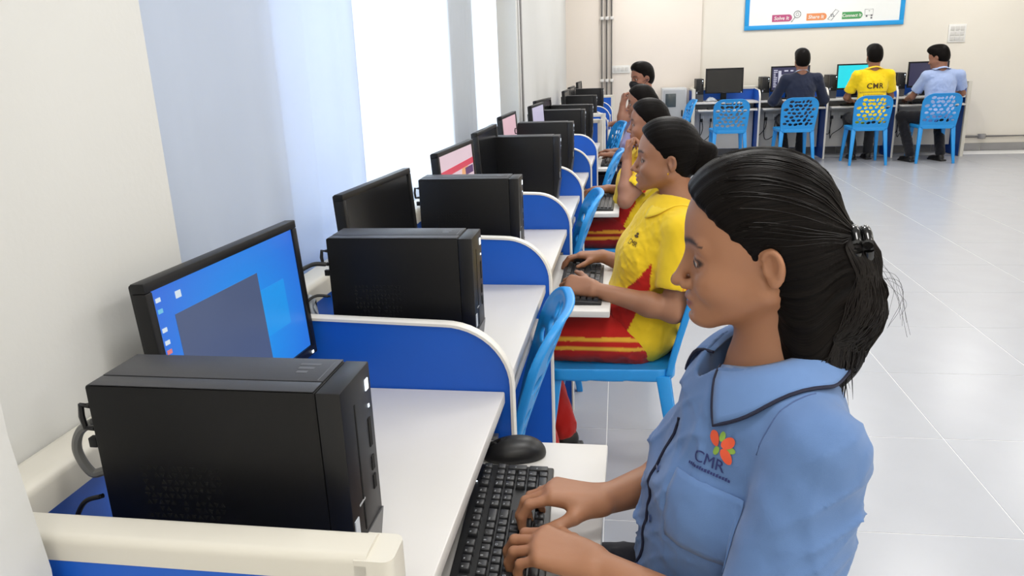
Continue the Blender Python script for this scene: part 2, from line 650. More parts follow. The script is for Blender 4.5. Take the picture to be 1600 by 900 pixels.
# conduits on the far wall, one on the left wall, and the low run with its clamp
for i, x in enumerate((-0.235, -0.17, -0.105)):
    p = thing('conduit_pipe', 'grey vertical conduit pipe clamped to the far wall, one of a bundle of three', 'pipe', (x, ROOM_Y1 - 0.085, 0), 0, 'vertical conduits on the far wall')
    MB().tube([(0, 0, 0.0), (0, 0, ROOM_Z)], 0.022, 10).build('pipe', M_pipe, p)
    for z in (1.05, 1.85, 2.6):
        MB().lathe([(0.026, -0.02), (0.029, -0.015), (0.029, 0.015), (0.026, 0.02)], 12, (0, 0, z)).build('collar', mat('white_pipe_collar', (225, 222, 218), 0.4), p)
p = thing('conduit_pipe', 'thin grey conduit pipe running up the window wall', 'pipe', (-0.70, 5.72, 0))
MB().tube([(0, 0, 0.0), (0, 0, ROOM_Z)], 0.017, 10).build('pipe', M_pipe, p)
for z in (0.9, 1.95):
    MB().lathe([(0.02, -0.02), (0.022, -0.015), (0.022, 0.015), (0.02, 0.02)], 12, (0, 0, z)).build('collar', M_pipe, p)
p = thing('conduit_pipe', 'grey conduit pipe running low along the far wall', 'pipe', (4.35, ROOM_Y1 - 0.03, 0.19))
MB().tube([(0, 0, 0), (2.2, 0, 0)], 0.02, 10).build('pipe', M_pipe, p)
MB().lathe([(0.045, -0.03), (0.05, -0.02), (0.05, 0.02), (0.045, 0.03)], 14, (0.36, 0, 0)).build('junction_box', M_pipe, p)
for dx in (0.9, 1.5):
    MB().box((dx - 0.012, -0.024, -0.026), (dx + 0.012, 0.028, 0.026)).build('clamp', M_pipe, p, 0.004)
bb = MB().box((1.08, ROOM_Y1 - 0.006, 0.0), (ROOM_X1, ROOM_Y1, 0.10)).build('baseboard_back', mat('skirting_mortar', (190, 188, 184), 0.8))
struct(bb)
xx = 1.09
while xx < ROOM_X1 - 0.1:
    wdt = min(0.6, ROOM_X1 - xx - 0.01)
    MB().box((xx, ROOM_Y1 - 0.014, 0.005), (xx + wdt - 0.006, ROOM_Y1 - 0.006, 0.10 - 0.004 * RNG.random())).build('skirting_tile', mat('skirting_tile_grey', (148, 147, 147), 0.35, 0.08, 9), bb, 0.002)
    xx += 0.605

# wall switch plates
M_white = mat('white_plastic', (235, 234, 230), 0.35, 0.02, 20)
M_offw = mat('pale_plastic', (214, 212, 208), 0.4, 0.02, 20)
def switch_plate(x, z, w, h, label, rows, cols):
    y = ROOM_Y1 - (0.055 if x < 1.0 else 0.0)
    t = thing('switch_board', label, 'switch plate', (x, y, z))
    MB().box((-w / 2, -0.012, -h / 2), (w / 2, 0.0, h / 2)).build('plate', M_white, t, 0.003)
    for r in range(rows):
        for c in range(cols):
            sw, sh = w / (cols + 0.6), h / (rows + 0.6)
            cx, cz = (c - (cols - 1) / 2) * sw, (r - (rows - 1) / 2) * sh
            MB().box((cx - sw * 0.42, -0.017, cz - sh * 0.42), (cx + sw * 0.42, -0.0121, cz + sh * 0.42)).build('switch', M_offw, t, 0.002)
switch_plate(4.255, 1.49, 0.21, 0.22, 'square white switch board on the far wall beside the poster', 3, 3)
switch_plate(0.02, 1.19, 0.24, 0.10, 'small flat white switch plate beside the vertical conduits', 1, 4)

# the poster on the far wall
po = thing('wall_poster', 'white poster with thick blue border hung on the far wall', 'poster', (2.607, ROOM_Y1 - 0.001, 1.625))
M_blueb = mat('poster_blue_border', (30, 160, 232), 0.4, 0.03, 6)
PWD, PHT = 0.985, 1.25
m = MB()
for a, b, c, d in ((-PWD, PWD, 0, 0.055), (-PWD, PWD, PHT - 0.055, PHT), (-PWD, -PWD + 0.055, 0.055, PHT - 0.055), (PWD - 0.055, PWD, 0.055, PHT - 0.055)):
    m.box((a, -0.022, c), (b, 0, d))
m.build('border', M_blueb, po, 0.002)
MB().box((-PWD + 0.05, -0.014, 0.05), (PWD - 0.05, -0.002, PHT - 0.05)).build('board', mat('poster_white', (244, 246, 244), 0.5, 0.01, 3), po)
rx90 = Matrix.Rotation(math.pi / 2, 4, 'X')
def on_poster(me, x, z, name, material, parent, y=-0.0165, rot=0.0):
    me.transform(Matrix.Translation((x, y, z)) @ rx90 @ Matrix.Rotation(rot, 4, 'Z'))
    return link_mesh(name, me, material, parent)
M_ink = mat('poster_ink_grey', (105, 105, 110), 0.6)
for txt, cx, col in (('Solve It', -0.515, (190, 82, 128)), ('Share It', -0.085, (232, 146, 92)), ('Connect It', 0.355, (74, 158, 92))):
    hw = 0.125
    pts = [(-hw, -0.043), (hw - 0.043, -0.043)] + arc(hw - 0.043, 0, 0.043, 0.043, -math.pi / 2, math.pi / 2, 10)[1:] + [(-hw, 0.043)]
    t = MB().prism([(x + cx, z + 0.135) for x, z in pts], 'y', -0.016, -0.0141).build('tag', mat('tag_' + txt.split()[0].lower(), col, 0.5, 0.03), po)
    on_poster(text_mesh('lettering', txt, 0.062 if len(txt) < 9 else 0.054, 0.0002, 0.0012, 0.15), cx - 0.008, 0.133, 'lettering', M_white, t, -0.0164)
# little line drawings beside the tags
m = MB()
m.tube([(-0.325 + 0.042 * math.cos(a), -0.0155, 0.175 + 0.042 * math.sin(a)) for a in [k * 6.2832 / 24 for k in range(25)]], 0.004, 5)
m.tube([(-0.325 + 0.018 * math.cos(a), -0.0155, 0.175 + 0.02 * math.sin(a)) for a in [k * 6.2832 / 14 for k in range(15)]], 0.0025, 5)
m.tube([(-0.352, -0.0155, 0.143), (-0.395, -0.0155, 0.085)], 0.005, 5)
m.build('magnifier_drawing', M_ink, po)
m = MB()
_q = [(0.055, 0.10), (0.10, 0.085), (0.185, 0.195), (0.145, 0.215), (0.055, 0.10)]
m.tube([(a, -0.0155, b) for a, b in _q], 0.003, 5)
for a, b in ((0.10, 0.135), (0.115, 0.155), (0.095, 0.155), (0.125, 0.135)):
    m.box((a - 0.008, -0.0165, b - 0.006), (a + 0.008, -0.0142, b + 0.006))
m.build('domino_drawing', M_ink, po)
m = MB()
m.tube([(0.505, -0.0155, 0.20), (0.605, -0.0155, 0.20), (0.605, -0.0155, 0.13), (0.505, -0.0155, 0.13), (0.505, -0.0155, 0.20)], 0.002, 5)
for a, b in ((0.53, 0.118), (0.59, 0.125), (0.59, 0.095)):
    m.box((a - 0.01, -0.0165, b - 0.01), (a + 0.01, -0.0142, b + 0.01))
m.tube([(0.555, -0.0155, 0.17), (0.565, -0.0155, 0.185), (0.548, -0.0155, 0.185)], 0.002, 5)
m.build('robot_drawing', M_ink, po)
# =================================================================== furniture
M_top = mat('white_laminate', (214, 211, 207), 0.38, 0.025, 5, stretch=(1, 1, 1), bump=0.03, bscale=300)
M_band = mat('white_edge_band', (232, 229, 222), 0.4, 0.02, 8)
M_cap = mat('cream_pvc_cap', (216, 212, 201), 0.4, 0.025, 6)
M_blue = mat('blue_laminate', (12, 91, 198), 0.42, 0.05, 9, bump=0.03, bscale=400)
M_carc = mat('white_carcass_board', (218, 216, 211), 0.5, 0.03, 5)
M_rail = mat('zinc_rail', (150, 150, 150), 0.35, 0.08, 20, metal=0.8)
M_chair = mat('sky_blue_plastic', (34, 150, 226), 0.38, 0.04, 8, bump=0.03, bscale=300)

DZ = 0.75
def divider_profile(D=0.44, top=0.885, rf=0.125, z0=0.0):
    return [(-0.014, z0), (-0.014, DZ + 0.01)] + arc(-0.014 + rf * 1.05, DZ + 0.01, rf * 1.05, top - DZ - 0.01, math.pi, math.pi / 2, 12)[1:] + [(D, top + 0.01), (D, z0)]

def desk(label, loc, rotz, W, near_end=False, far_end=False, tray=0.0, group=None, near_divider=False):
    t = thing('computer_desk', label, 'desk', loc, rotz, group)
    x0 = 0.03 if near_end else 0.0115
    x1 = W - (0.03 if far_end else 0.0115)
    MB().box((x0, 0.0, DZ - 0.025), (x1, 0.436, DZ)).build('worktop', M_top, t, 0.003)
    bp = MB().box((0.0, 0.437, 0.10), (W, 0.475, 0.885)).build('back_panel', M_blue, t)
    pr = [(0.425, 0.885), (0.425, 0.915)] + arc(0.44, 0.915, 0.015, 0.012, math.pi, math.pi / 2, 4)[1:] + arc(0.475, 0.915, 0.015, 0.012, math.pi / 2, 0, 4) + [(0.49, 0.885)]
    MB().prism(pr, 'x', 0.0, W).build('top_cap', M_cap, bp)
    def divider(x, name='divider'):
        pf = divider_profile()
        d = MB().prism(pf, 'x', x - 0.0095, x + 0.0095).build(name, M_blue, t)
        band = MB()
        prof = pf[:-1]
        vs, fs = [], []
        n = len(prof)
        for i, (y, z) in enumerate(prof):
            a = prof[max(i - 1, 0)]; b = prof[min(i + 1, n - 1)]
            ty, tz = b[0] - a[0], b[1] - a[1]
            L = math.hypot(ty, tz) or 1
            ny, nz = -tz / L, ty / L
            for dx, o in ((-0.0115, -0.004), (-0.0115, 0.0015), (-0.007, 0.004), (0.007, 0.004), (0.0115, 0.0015), (0.0115, -0.004)):
                vs.append((x + dx, y + ny * o, z + nz * o))
        for i in range(n - 1):
            for k in range(6):
                k2 = (k + 1) % 6
                fs.append((i * 6 + k, i * 6 + k2, (i + 1) * 6 + k2, (i + 1) * 6 + k))
        fs += [tuple(range(5, -1, -1)), tuple((n - 1) * 6 + k for k in range(6))]
        band.add(vs, fs)
        band.build('edge_band', M_band, d)
        return d
    def end_panel(x, s):
        d = MB().box((x - 0.019, 0.012, 0.0), (x + 0.019, 0.45, 0.90)).build('end_panel', M_blue, t)
        w = 0.023
        rr = 0.010
        sec = [(-w, 0.0), (-w, 0.018)] + arc(-w + rr, 0.018, rr, rr, math.pi, math.pi / 2, 4)[1:] + arc(w - rr, 0.018, rr, rr, math.pi / 2, 0, 4) + [(w, 0.0)]
        MB().prism([(x + a, 0.894 + b) for a, b in sec], 'y', 0.006, 0.47).build('top_cap', M_cap, d)
        sec2 = [(-w, 0.0), (-w, -0.028)] + arc(-w + rr, -0.028, rr, rr, math.pi, 1.5 * math.pi, 4)[1:] + arc(w - rr, -0.028, rr, rr, 1.5 * math.pi, 2 * math.pi, 4) + [(w, 0.0)]
        MB().prism([(x + a, 0.018 + b) for a, b in sec2], 'z', 0.0, 0.918).build('front_cap', M_cap, d)
    if near_end:
        end_panel(0.0, -1)
    elif near_divider:
        divider(0.0)
    if far_end:
        end_panel(W, 1)
    else:
        divider(W)
    MB().box((x0 + 0.012, 0.385 if rotz else 0.29, 0.12), (x1 - 0.012, 0.40 if rotz else 0.305, DZ - 0.03)).build('modesty_panel', M_carc, t, 0.001)
    ty = 0.02 - tray
    tr = MB().box((x0 + 0.028, ty, 0.635), (x1 - 0.02, ty + 0.37, 0.655)).build('keyboard_tray', M_top, t, 0.003)
    for sx in (x0 + 0.003, x1 - 0.018):
        MB().box((sx, max(ty, -0.005) + 0.02, 0.630), (sx + 0.013, 0.39, 0.662)).build('slide_rail', M_rail, t, 0.001)
    return t

# ---- left row along the windows
ROW_A = math.radians(90 - 0.985)
def row_x(y):
    return -0.218 + 0.0172 * (y - 1.36)
DY = [0.615, 1.36, 2.09, 2.825, 3.55, 4.30, 5.06, 5.84]
TRAY = {0: 0.22, 2: 0.20, 4: 0.20, 6: 0.16}
OCC = {0: 'where the girl in the blue shirt types', 1: 'that the first empty chair is pushed under',
       2: 'where the girl in the yellow polo types', 3: 'just past the yellow polo girl', 4: 'where the girl with her hand at her chin sits',
       5: 'just past the girl with hand at chin', 6: 'ending at the tall white-framed blue panel'}
for i in range(7):
    y = DY[i]
    desk('white desk section with blue divider %s' % OCC[i], (row_x(y), y, 0), ROW_A, DY[i + 1] - y, near_end=(i == 0), far_end=(i == 6), tray=TRAY.get(i, 0.0), group='desk sections along the windows')
B2Y = [6.45, 7.2, 7.95, 8.7, 9.45]
B2L = ['first', 'second', 'third', 'last']
for i in range(4):
    y = B2Y[i]
    desk('far white and blue desk section beyond the white-framed panel, %s of four' % B2L[i], (row_x(y), y, 0), ROW_A, 0.75, near_end=(i == 0), far_end=(i == 3), tray=0.14 if i in (1,) else 0.0, group='far desk sections along the windows')

# ---- back row along the far wall
BX0, BW, BYF = 0.95, 0.83, 10.36
BSH = ['of the empty chair', 'of the dark blazer boy', 'of the yellow polo boy', 'of the light blue shirt boy']
BLAB = ['with the switched-off monitor and the empty chair', 'where the boy in the dark blazer works', 'where the boy in the yellow polo works', 'where the boy in the light blue shirt works']
for i in range(4):
    desk('white desk section at the far wall ' + BLAB[i], (BX0 + i * BW, BYF, 0), 0.0, BW, near_end=(i == 0), far_end=(i == 3), tray=0.10, group='desk sections at the far wall')

# ---- system units
M_case = mat('black_steel_case', (20, 20, 21), 0.45, 0.10, 60, bump=0.10, bscale=900, spec=0.25)
M_caset = mat('black_case_top', (50, 51, 56), 0.45, 0.08, 60, bump=0.08, bscale=900)
M_bez = mat('black_bezel_plastic', (24, 24, 26), 0.38, 0.06, 40, spec=0.35)
M_bezg = mat('dark_grey_bezel', (78, 78, 80), 0.35, 0.06, 40)
M_hole = mat('vent_hole_black', (8, 8, 8), 0.9, 0.1)
M_silver = mat('silver_print', (170, 172, 175), 0.4)
M_label = mat('pale_sticker', (196, 202, 210), 0.4, 0.05, 40)
M_ledw = emit('power_led_white', (235, 245, 255), 2.0)
def make_tower():
    t = thing('desktop_computer', 'x', 'computer')
    w, dp, h = 0.0465, 0.300, 0.288
    MB().box((-w, 0.028, 0.004), (w, dp, h)).build('case', M_case, t, 0.003)
    # folded lid plate on top with its seam
    MB().box((-w + 0.028, 0.030, h + 0.0002), (w - 0.001, dp - 0.004, h + 0.0016)).build('lid', M_caset, t, 0.0006)
    MB().box((-w + 0.001, 0.030, h + 0.0002), (-w + 0.0265, dp - 0.004, h + 0.0012)).build('lid', M_caset, t, 0.0005)
    pf = [(0.0, 0.092), (0.0, h), (0.028, h), (0.028, 0.004), (0.012, 0.004)]
    b = MB().prism(pf, 'x', -w, w).build('front_bezel', M_bez, t, 0.002)
    # lower slanted intake
    pf = [(0.0115, 0.003), (-0.0014, 0.094), (0.004, 0.094), (0.018, 0.003)]
    MB().prism(pf, 'x', -w - 0.0004, w + 0.0004).build('intake', M_bezg, b)
    MB().box((w - 0.020, -0.0012, h - 0.030), (w - 0.010, 0.002, h - 0.016)).build('power_button', M_ledw, b, 0.001)
    MB().box((w - 0.016, -0.001, h - 0.052), (w - 0.013, 0.002, h - 0.048)).build('activity_light', M_ledw, b)
    MB().box((-0.012, -0.0006, 0.10), (-0.009, 0.002, h - 0.03)).build('drive_slot', M_hole, b)
    for z in (0.205, 0.165, 0.140):
        MB().box((w - 0.021, -0.0008, z - (0.018 if z > .2 else .009)), (w - 0.013, 0.002, z + (0.018 if z > .2 else .009))).build('port', M_hole, b)
    MB().box((-w + 0.003, -0.0012, 0.104), (-w + 0.015, 0.001, 0.130)).build('sticker', M_label, b)
    MB().box((-w + 0.022, -0.0008, 0.138), (-w + 0.040, 0.001, 0.140)).build('maker_print', M_silver, b)
    # print on the lid
    m = MB()
    for k in range(3):
        m.box((w - 0.022 - 0.011 * k, 0.050 + 0.004 * k, h + 0.0016), (w - 0.016 - 0.011 * k, 0.075 - 0.002 * k, h + 0.0019))
    m.box((-w + 0.03, 0.036, h + 0.0016), (w - 0.010, 0.0372, h + 0.0019))
    m.build('lid_print', M_bezg, t)
    # triangular vent perforation on both sides
    m = MB()
    rr = random.Random(4)
    for s in (-1, 1):
        for a in range(13):
            for b_ in range(9):
                y, z = 0.155 + a * 0.0076, 0.118 + b_ * 0.0088
                if rr.random() < 0.12:
                    continue
                up = 1 if (a + b_) % 2 else -1
                x = s * (w + 0.0003)
                tri = [(y - 0.003, z - 0.0026 * up), (y + 0.003, z - 0.0026 * up), (y, z + 0.0030 * up)]
                m.add([(x, p, q) for p, q in tri] + [(s * (w - 0.001), p, q) for p, q in tri], [(0, 1, 2), (3, 5, 4), (0, 3, 4, 1), (1, 4, 5, 2), (2, 5, 3, 0)])
    vent = m.build('side_vent', M_hole, t)
    vent['kind'] = 'stuff'
    # padlock loop and screw tab at the back edge
    m = MB()
    m.tube([(-w + 0.004, dp, 0.262), (-w + 0.004, dp + 0.012, 0.262), (-w + 0.004, dp + 0.014, 0.248), (-w + 0.004, dp + 0.012, 0.234), (-w + 0.004, dp, 0.234)], 0.0035, 6)
    m.build('padlock_loop', M_bez, t)
    MB().box((-w + 0.001, dp, 0.21), (-w + 0.010, dp + 0.010, 0.222)).build('screw_tab', M_bez, t, 0.001)
    for s in (-1, 1):
        for y in (0.05, dp - 0.04):
            MB().lathe([(0.009, 0.0), (0.010, 0.004)], 12, (s * (w - 0.015), y, 0.0)).build('rubber_foot', M_hole, t)
    return t

def place(o, x, y, z, rz, label, group=None):
    o.location = (x, y, z)
    o.rotation_euler = (0, 0, rz)
    o['label'] = label
    if group:
        o['group'] = group
    return o

tower0 = make_tower()
TOW = [(0.7515, -0.290, 'black computer tower behind the cream-capped end panel'),
       (1.470, -0.283, 'black computer tower next after the monitor with the lit blue desktop'),
       (2.235, -0.289, 'black computer tower in front of the monitor with the red and white slide'),
       (3.455, -0.262, 'black computer tower next after the monitor with the red striped slide'),
       (4.20, -0.245, 'black computer tower beside the pink screen monitor'),
       (5.175, -0.223, 'black computer tower beside the lilac screen monitor'),
       (5.70, -0.190, 'black computer tower touching the tall white-framed blue panel'),
       (7.05, -0.200, 'black computer tower on the first far desk section past the white-framed panel'),
       (8.55, -0.170, 'black computer tower on the last far desk sections')]
first = True
for y, xf, lab in TOW:
    o = tower0 if first else copy_tree(tower0)
    first = False
    place(o, xf, y, DZ, ROW_A, lab, 'computer towers on the desks')
for i, x in enumerate((1.035, 1.86, 2.685, 3.50)):
    place(copy_tree(tower0), x, BYF + 0.08, DZ, 0.0, 'black computer tower on the far wall desk ' + BSH[i], 'computer towers on the far wall desks')

# ---- monitors (face local -y)
M_mon = mat('black_monitor_plastic', (20, 20, 22), 0.40, 0.08, 40, bump=0.04, bscale=600, spec=0.35)
M_off = mat('dark_lcd_panel', (16, 17, 20), 0.22, 0.05, 10)
MW, MH = 0.430, 0.265
def make_monitor(W_=MW, H_=MH, tilt=0.06):
    t = thing('monitor', 'x', 'monitor')
    z0 = 0.080
    R = Matrix.Rotation(-tilt, 3, 'X')
    piv = Vector((0, 0, z0))
    def T(o):
        o.data.transform(Matrix.Translation(piv) @ R.to_4x4() @ Matrix.Translation(-piv))
        return o
    bz = 0.015
    m = MB()
    for a, b, c, d in ((-W_ / 2, W_ / 2, z0, z0 + bz + 0.004), (-W_ / 2, W_ / 2, z0 + H_ - bz, z0 + H_), (-W_ / 2, -W_ / 2 + bz, z0 + bz, z0 + H_ - bz), (W_ / 2 - bz, W_ / 2, z0 + bz, z0 + H_ - bz)):
        m.box((a, -0.002, c), (b, 0.020, d))
    fr = T(m.build('bezel', M_mon, t, 0.002))
    T(MB().box((-W_ / 2 + bz - 0.001, 0.0025, z0 + bz), (W_ / 2 - bz + 0.001, 0.010, z0 + H_ - bz + 0.001)).build('screen', M_off, t))
    m = MB()
    m.box((-W_ / 2 + 0.002, 0.0105, z0 + 0.002), (W_ / 2 - 0.002, 0.026, z0 + H_ - 0.002))
    m.prism([(-W_ * 0.36, z0 + 0.03), (W_ * 0.36, z0 + 0.03), (W_ * 0.36, z0 + H_ - 0.05), (-W_ * 0.36, z0 + H_ - 0.05)], 'y', 0.024, 0.042)
    T(m.build('back_shell', M_mon, t, 0.004))
    MB().prism([(-0.035, 0.012), (0.035, 0.012), (0.030, z0 + 0.09), (-0.030, z0 + 0.09)], 'y', 0.045, 0.062).build('stand_neck', M_mon, t, 0.003)
    MB().prism([(-0.105, -0.075), (0.105, -0.075), (0.09, 0.085), (-0.09, 0.085)], 'z', 0.0, 0.013).build('stand_base', M_mon, t, 0.004)
    T(MB().box((W_ / 2 - 0.022, -0.0032, z0 + 0.004), (W_ / 2 - 0.016, -0.0019, z0 + 0.009)).build('power_light', M_ledw, t))
    T(MB().box((-0.018, -0.0026, z0 + 0.006), (0.018, -0.0018, z0 + 0.010)).build('maker_print', M_bezg, t))
    t['_tilt'] = tilt
    return t
def overlay(t, name, x0, x1, z0, z1, material, lift=0.0018):
    """flat patch of the picture a screen shows; x,z as fractions of the panel"""
    w, h = MW - 0.03, MH - 0.03
    zb = 0.080
    m = MB().box((-w / 2 + x0 * w, lift, zb + 0.015 + z0 * h), (-w / 2 + x1 * w, 0.0024, zb + 0.015 + z1 * h))
    o = m.build(name, material, t)
    piv = Vector((0, 0, zb))
    o.data.transform(Matrix.Translation(piv) @ Matrix.Rotation(-0.06, 4, 'X') @ Matrix.Translation(-piv))
    return o
mon0 = make_monitor()
def screen_of(t):
    return [c for c in t.children if c.name.startswith('screen')][0]
def mon(y0, y1, xa, xb, label, scr=None):
    t = copy_tree(mon0)
    a = math.atan2(y1 - y0, xb - xa)
    place(t, (xa + xb) / 2 - 0.012, (y0 + y1) / 2, DZ, a, label, 'monitors on the window row')
    if scr is not None:
        s = screen_of(t)
        s.data = s.data.copy()
        s.data.materials[0] = scr
    return t
S_win = emit('screen_blue_desktop', (20, 150, 235), 1.0, grad=((-0.02, 0, -0.46), (2.5, 0, 2.5), (48, 52, 200)))
t = mon(0.921, 1.338, -0.615, -0.580, 'black monitor showing a lit blue desktop with a grey window', S_win)
overlay(t, 'screen_window', 0.10, 0.66, 0.0, 0.80, emit('screen_grey_window', (74, 88, 122), 1.0))
overlay(t, 'screen_glow', 0.66, 0.86, 0.30, 0.66, emit('screen_light_pane', (26, 150, 236), 1.0))
M_ic = [emit('screen_icon_white', (215, 228, 238), 1.0), emit('screen_icon_cyan', (110, 190, 225), 1.0), emit('screen_icon_red', (220, 120, 120), 1.0)]
for k, (z, c) in enumerate(((0.93, 0), (0.86, 1), (0.74, 0), (0.66, 0), (0.60, 2), (0.48, 1), (0.40, 0), (0.32, 1), (0.22, 2), (0.14, 1))):
    overlay(t, 'screen_icon', 0.018, 0.042, z - 0.013, z + 0.013, M_ic[c], 0.0014)
overlay(t, 'screen_icon', 0.125, 0.155, 0.89, 0.935, M_ic[0], 0.0014)
mon(1.637, 2.026, -0.583, -0.546, 'switched-off black monitor between the lit blue desktop and the red slide monitors')
t = mon(2.376, 2.784, -0.540, -0.508, 'black monitor showing a white slide with red stripe', emit('screen_slide_white', (226, 200, 210), 1.0))
def slant(t, pts, material, name, y=0.0016):
    w, h = MW - 0.03, MH - 0.03
    m = MB().prism([(-w / 2 + x * w, 0.095 + z * h) for x, z in pts], 'y', y, 0.0024)
    o = m.build(name, material, t)
    piv = Vector((0, 0, 0.08))
    o.data.transform(Matrix.Translation(piv) @ Matrix.Rotation(-0.06, 4, 'X') @ Matrix.Translation(-piv))
slant(t, [(0, 0.69), (1, 0.71), (1, 0.80), (0, 0.78)], emit('slide_red', (214, 66, 92), 1.0), 'slide_stripe')
slant(t, [(0.60, 0.52), (0.80, 0.53), (0.82, 0.71), (0.62, 0.70)], emit('slide_orange', (232, 170, 120), 1.0), 'slide_picture')
slant(t, [(0.72, 0.58), (0.97, 0.58), (0.97, 0.69), (0.72, 0.69)], emit('slide_purple', (92, 56, 110), 1.0), 'slide_picture', 0.0012)
mon(3.04, 3.466, -0.535, -0.522, 'switched-off black monitor between the red slide and pink screen monitors')
mon(3.908, 4.283, -0.560, -0.545, 'black monitor with a pale pink screen', emit('screen_pink', (226, 186, 196), 1.0))
t = mon(4.75, 5.12, -0.50, -0.47, 'black monitor with a pale lilac screen', emit('screen_lilac', (196, 190, 216), 1.0))
mon(5.30, 5.70, -0.53, -0.47, 'switched-off black monitor beside the tall white-framed panel')
for y, lab in ((6.75, 'switched-off black monitor on the first far section past the white-framed panel'), (7.55, 'switched-off black monitor on the second far desk section'), (9.0, 'switched-off black monitor on the far section nearest the far wall')):
    mon(y, y + 0.42, -0.44, -0.42, lab)
# far-wall monitors
def back_mon(x, label, scr=None):
    t = copy_tree(mon0)
    place(t, x, BYF + 0.23, DZ + 0.001, 0.0, label, 'monitors on the far wall desks')
    t.scale = (1.12, 1, 1.2)
    s = screen_of(t)
    s.data = s.data.copy()
    s.data.materials[0] = scr or M_off
    return t
back_mon(1.36, 'switched-off black monitor on the far wall desk')
t = back_mon(2.185, 'monitor with a dark editing program behind the boy in dark blazer', emit('screen_dark_program', (52, 52, 84), 1.0))
M_sw = emit('screen_text_white', (205, 205, 222), 1.0)
rr = random.Random(2)
for k in range(10):
    overlay(t, 'screen_text', 0.04, 0.04 + 0.05 + 0.06 * rr.random(), 0.86 - 0.08 * k, 0.90 - 0.08 * k, M_sw)
overlay(t, 'screen_sidebar', 0.17, 0.25, 0.08, 0.86, M_sw)
overlay(t, 'screen_text', 0.33, 0.44, 0.82, 0.88, M_sw)
overlay(t, 'screen_text', 0.50, 0.58, 0.82, 0.88, M_sw)
overlay(t, 'screen_line', 0.25, 0.62, 0.64, 0.68, M_sw)
overlay(t, 'screen_panel', 0.54, 0.62, 0.2, 0.62, M_sw)
back_mon(3.00, 'monitor with a bright cyan screen beside the yellow polo boy', emit('screen_cyan', (22, 226, 240), 1.0))
back_mon(3.86, 'monitor with a dark violet screen beside the light blue shirt boy', emit('screen_violet', (52, 50, 78), 1.0))

for o_ in list(mon0.children) + [mon0]:
    bpy.data.objects.remove(o_)

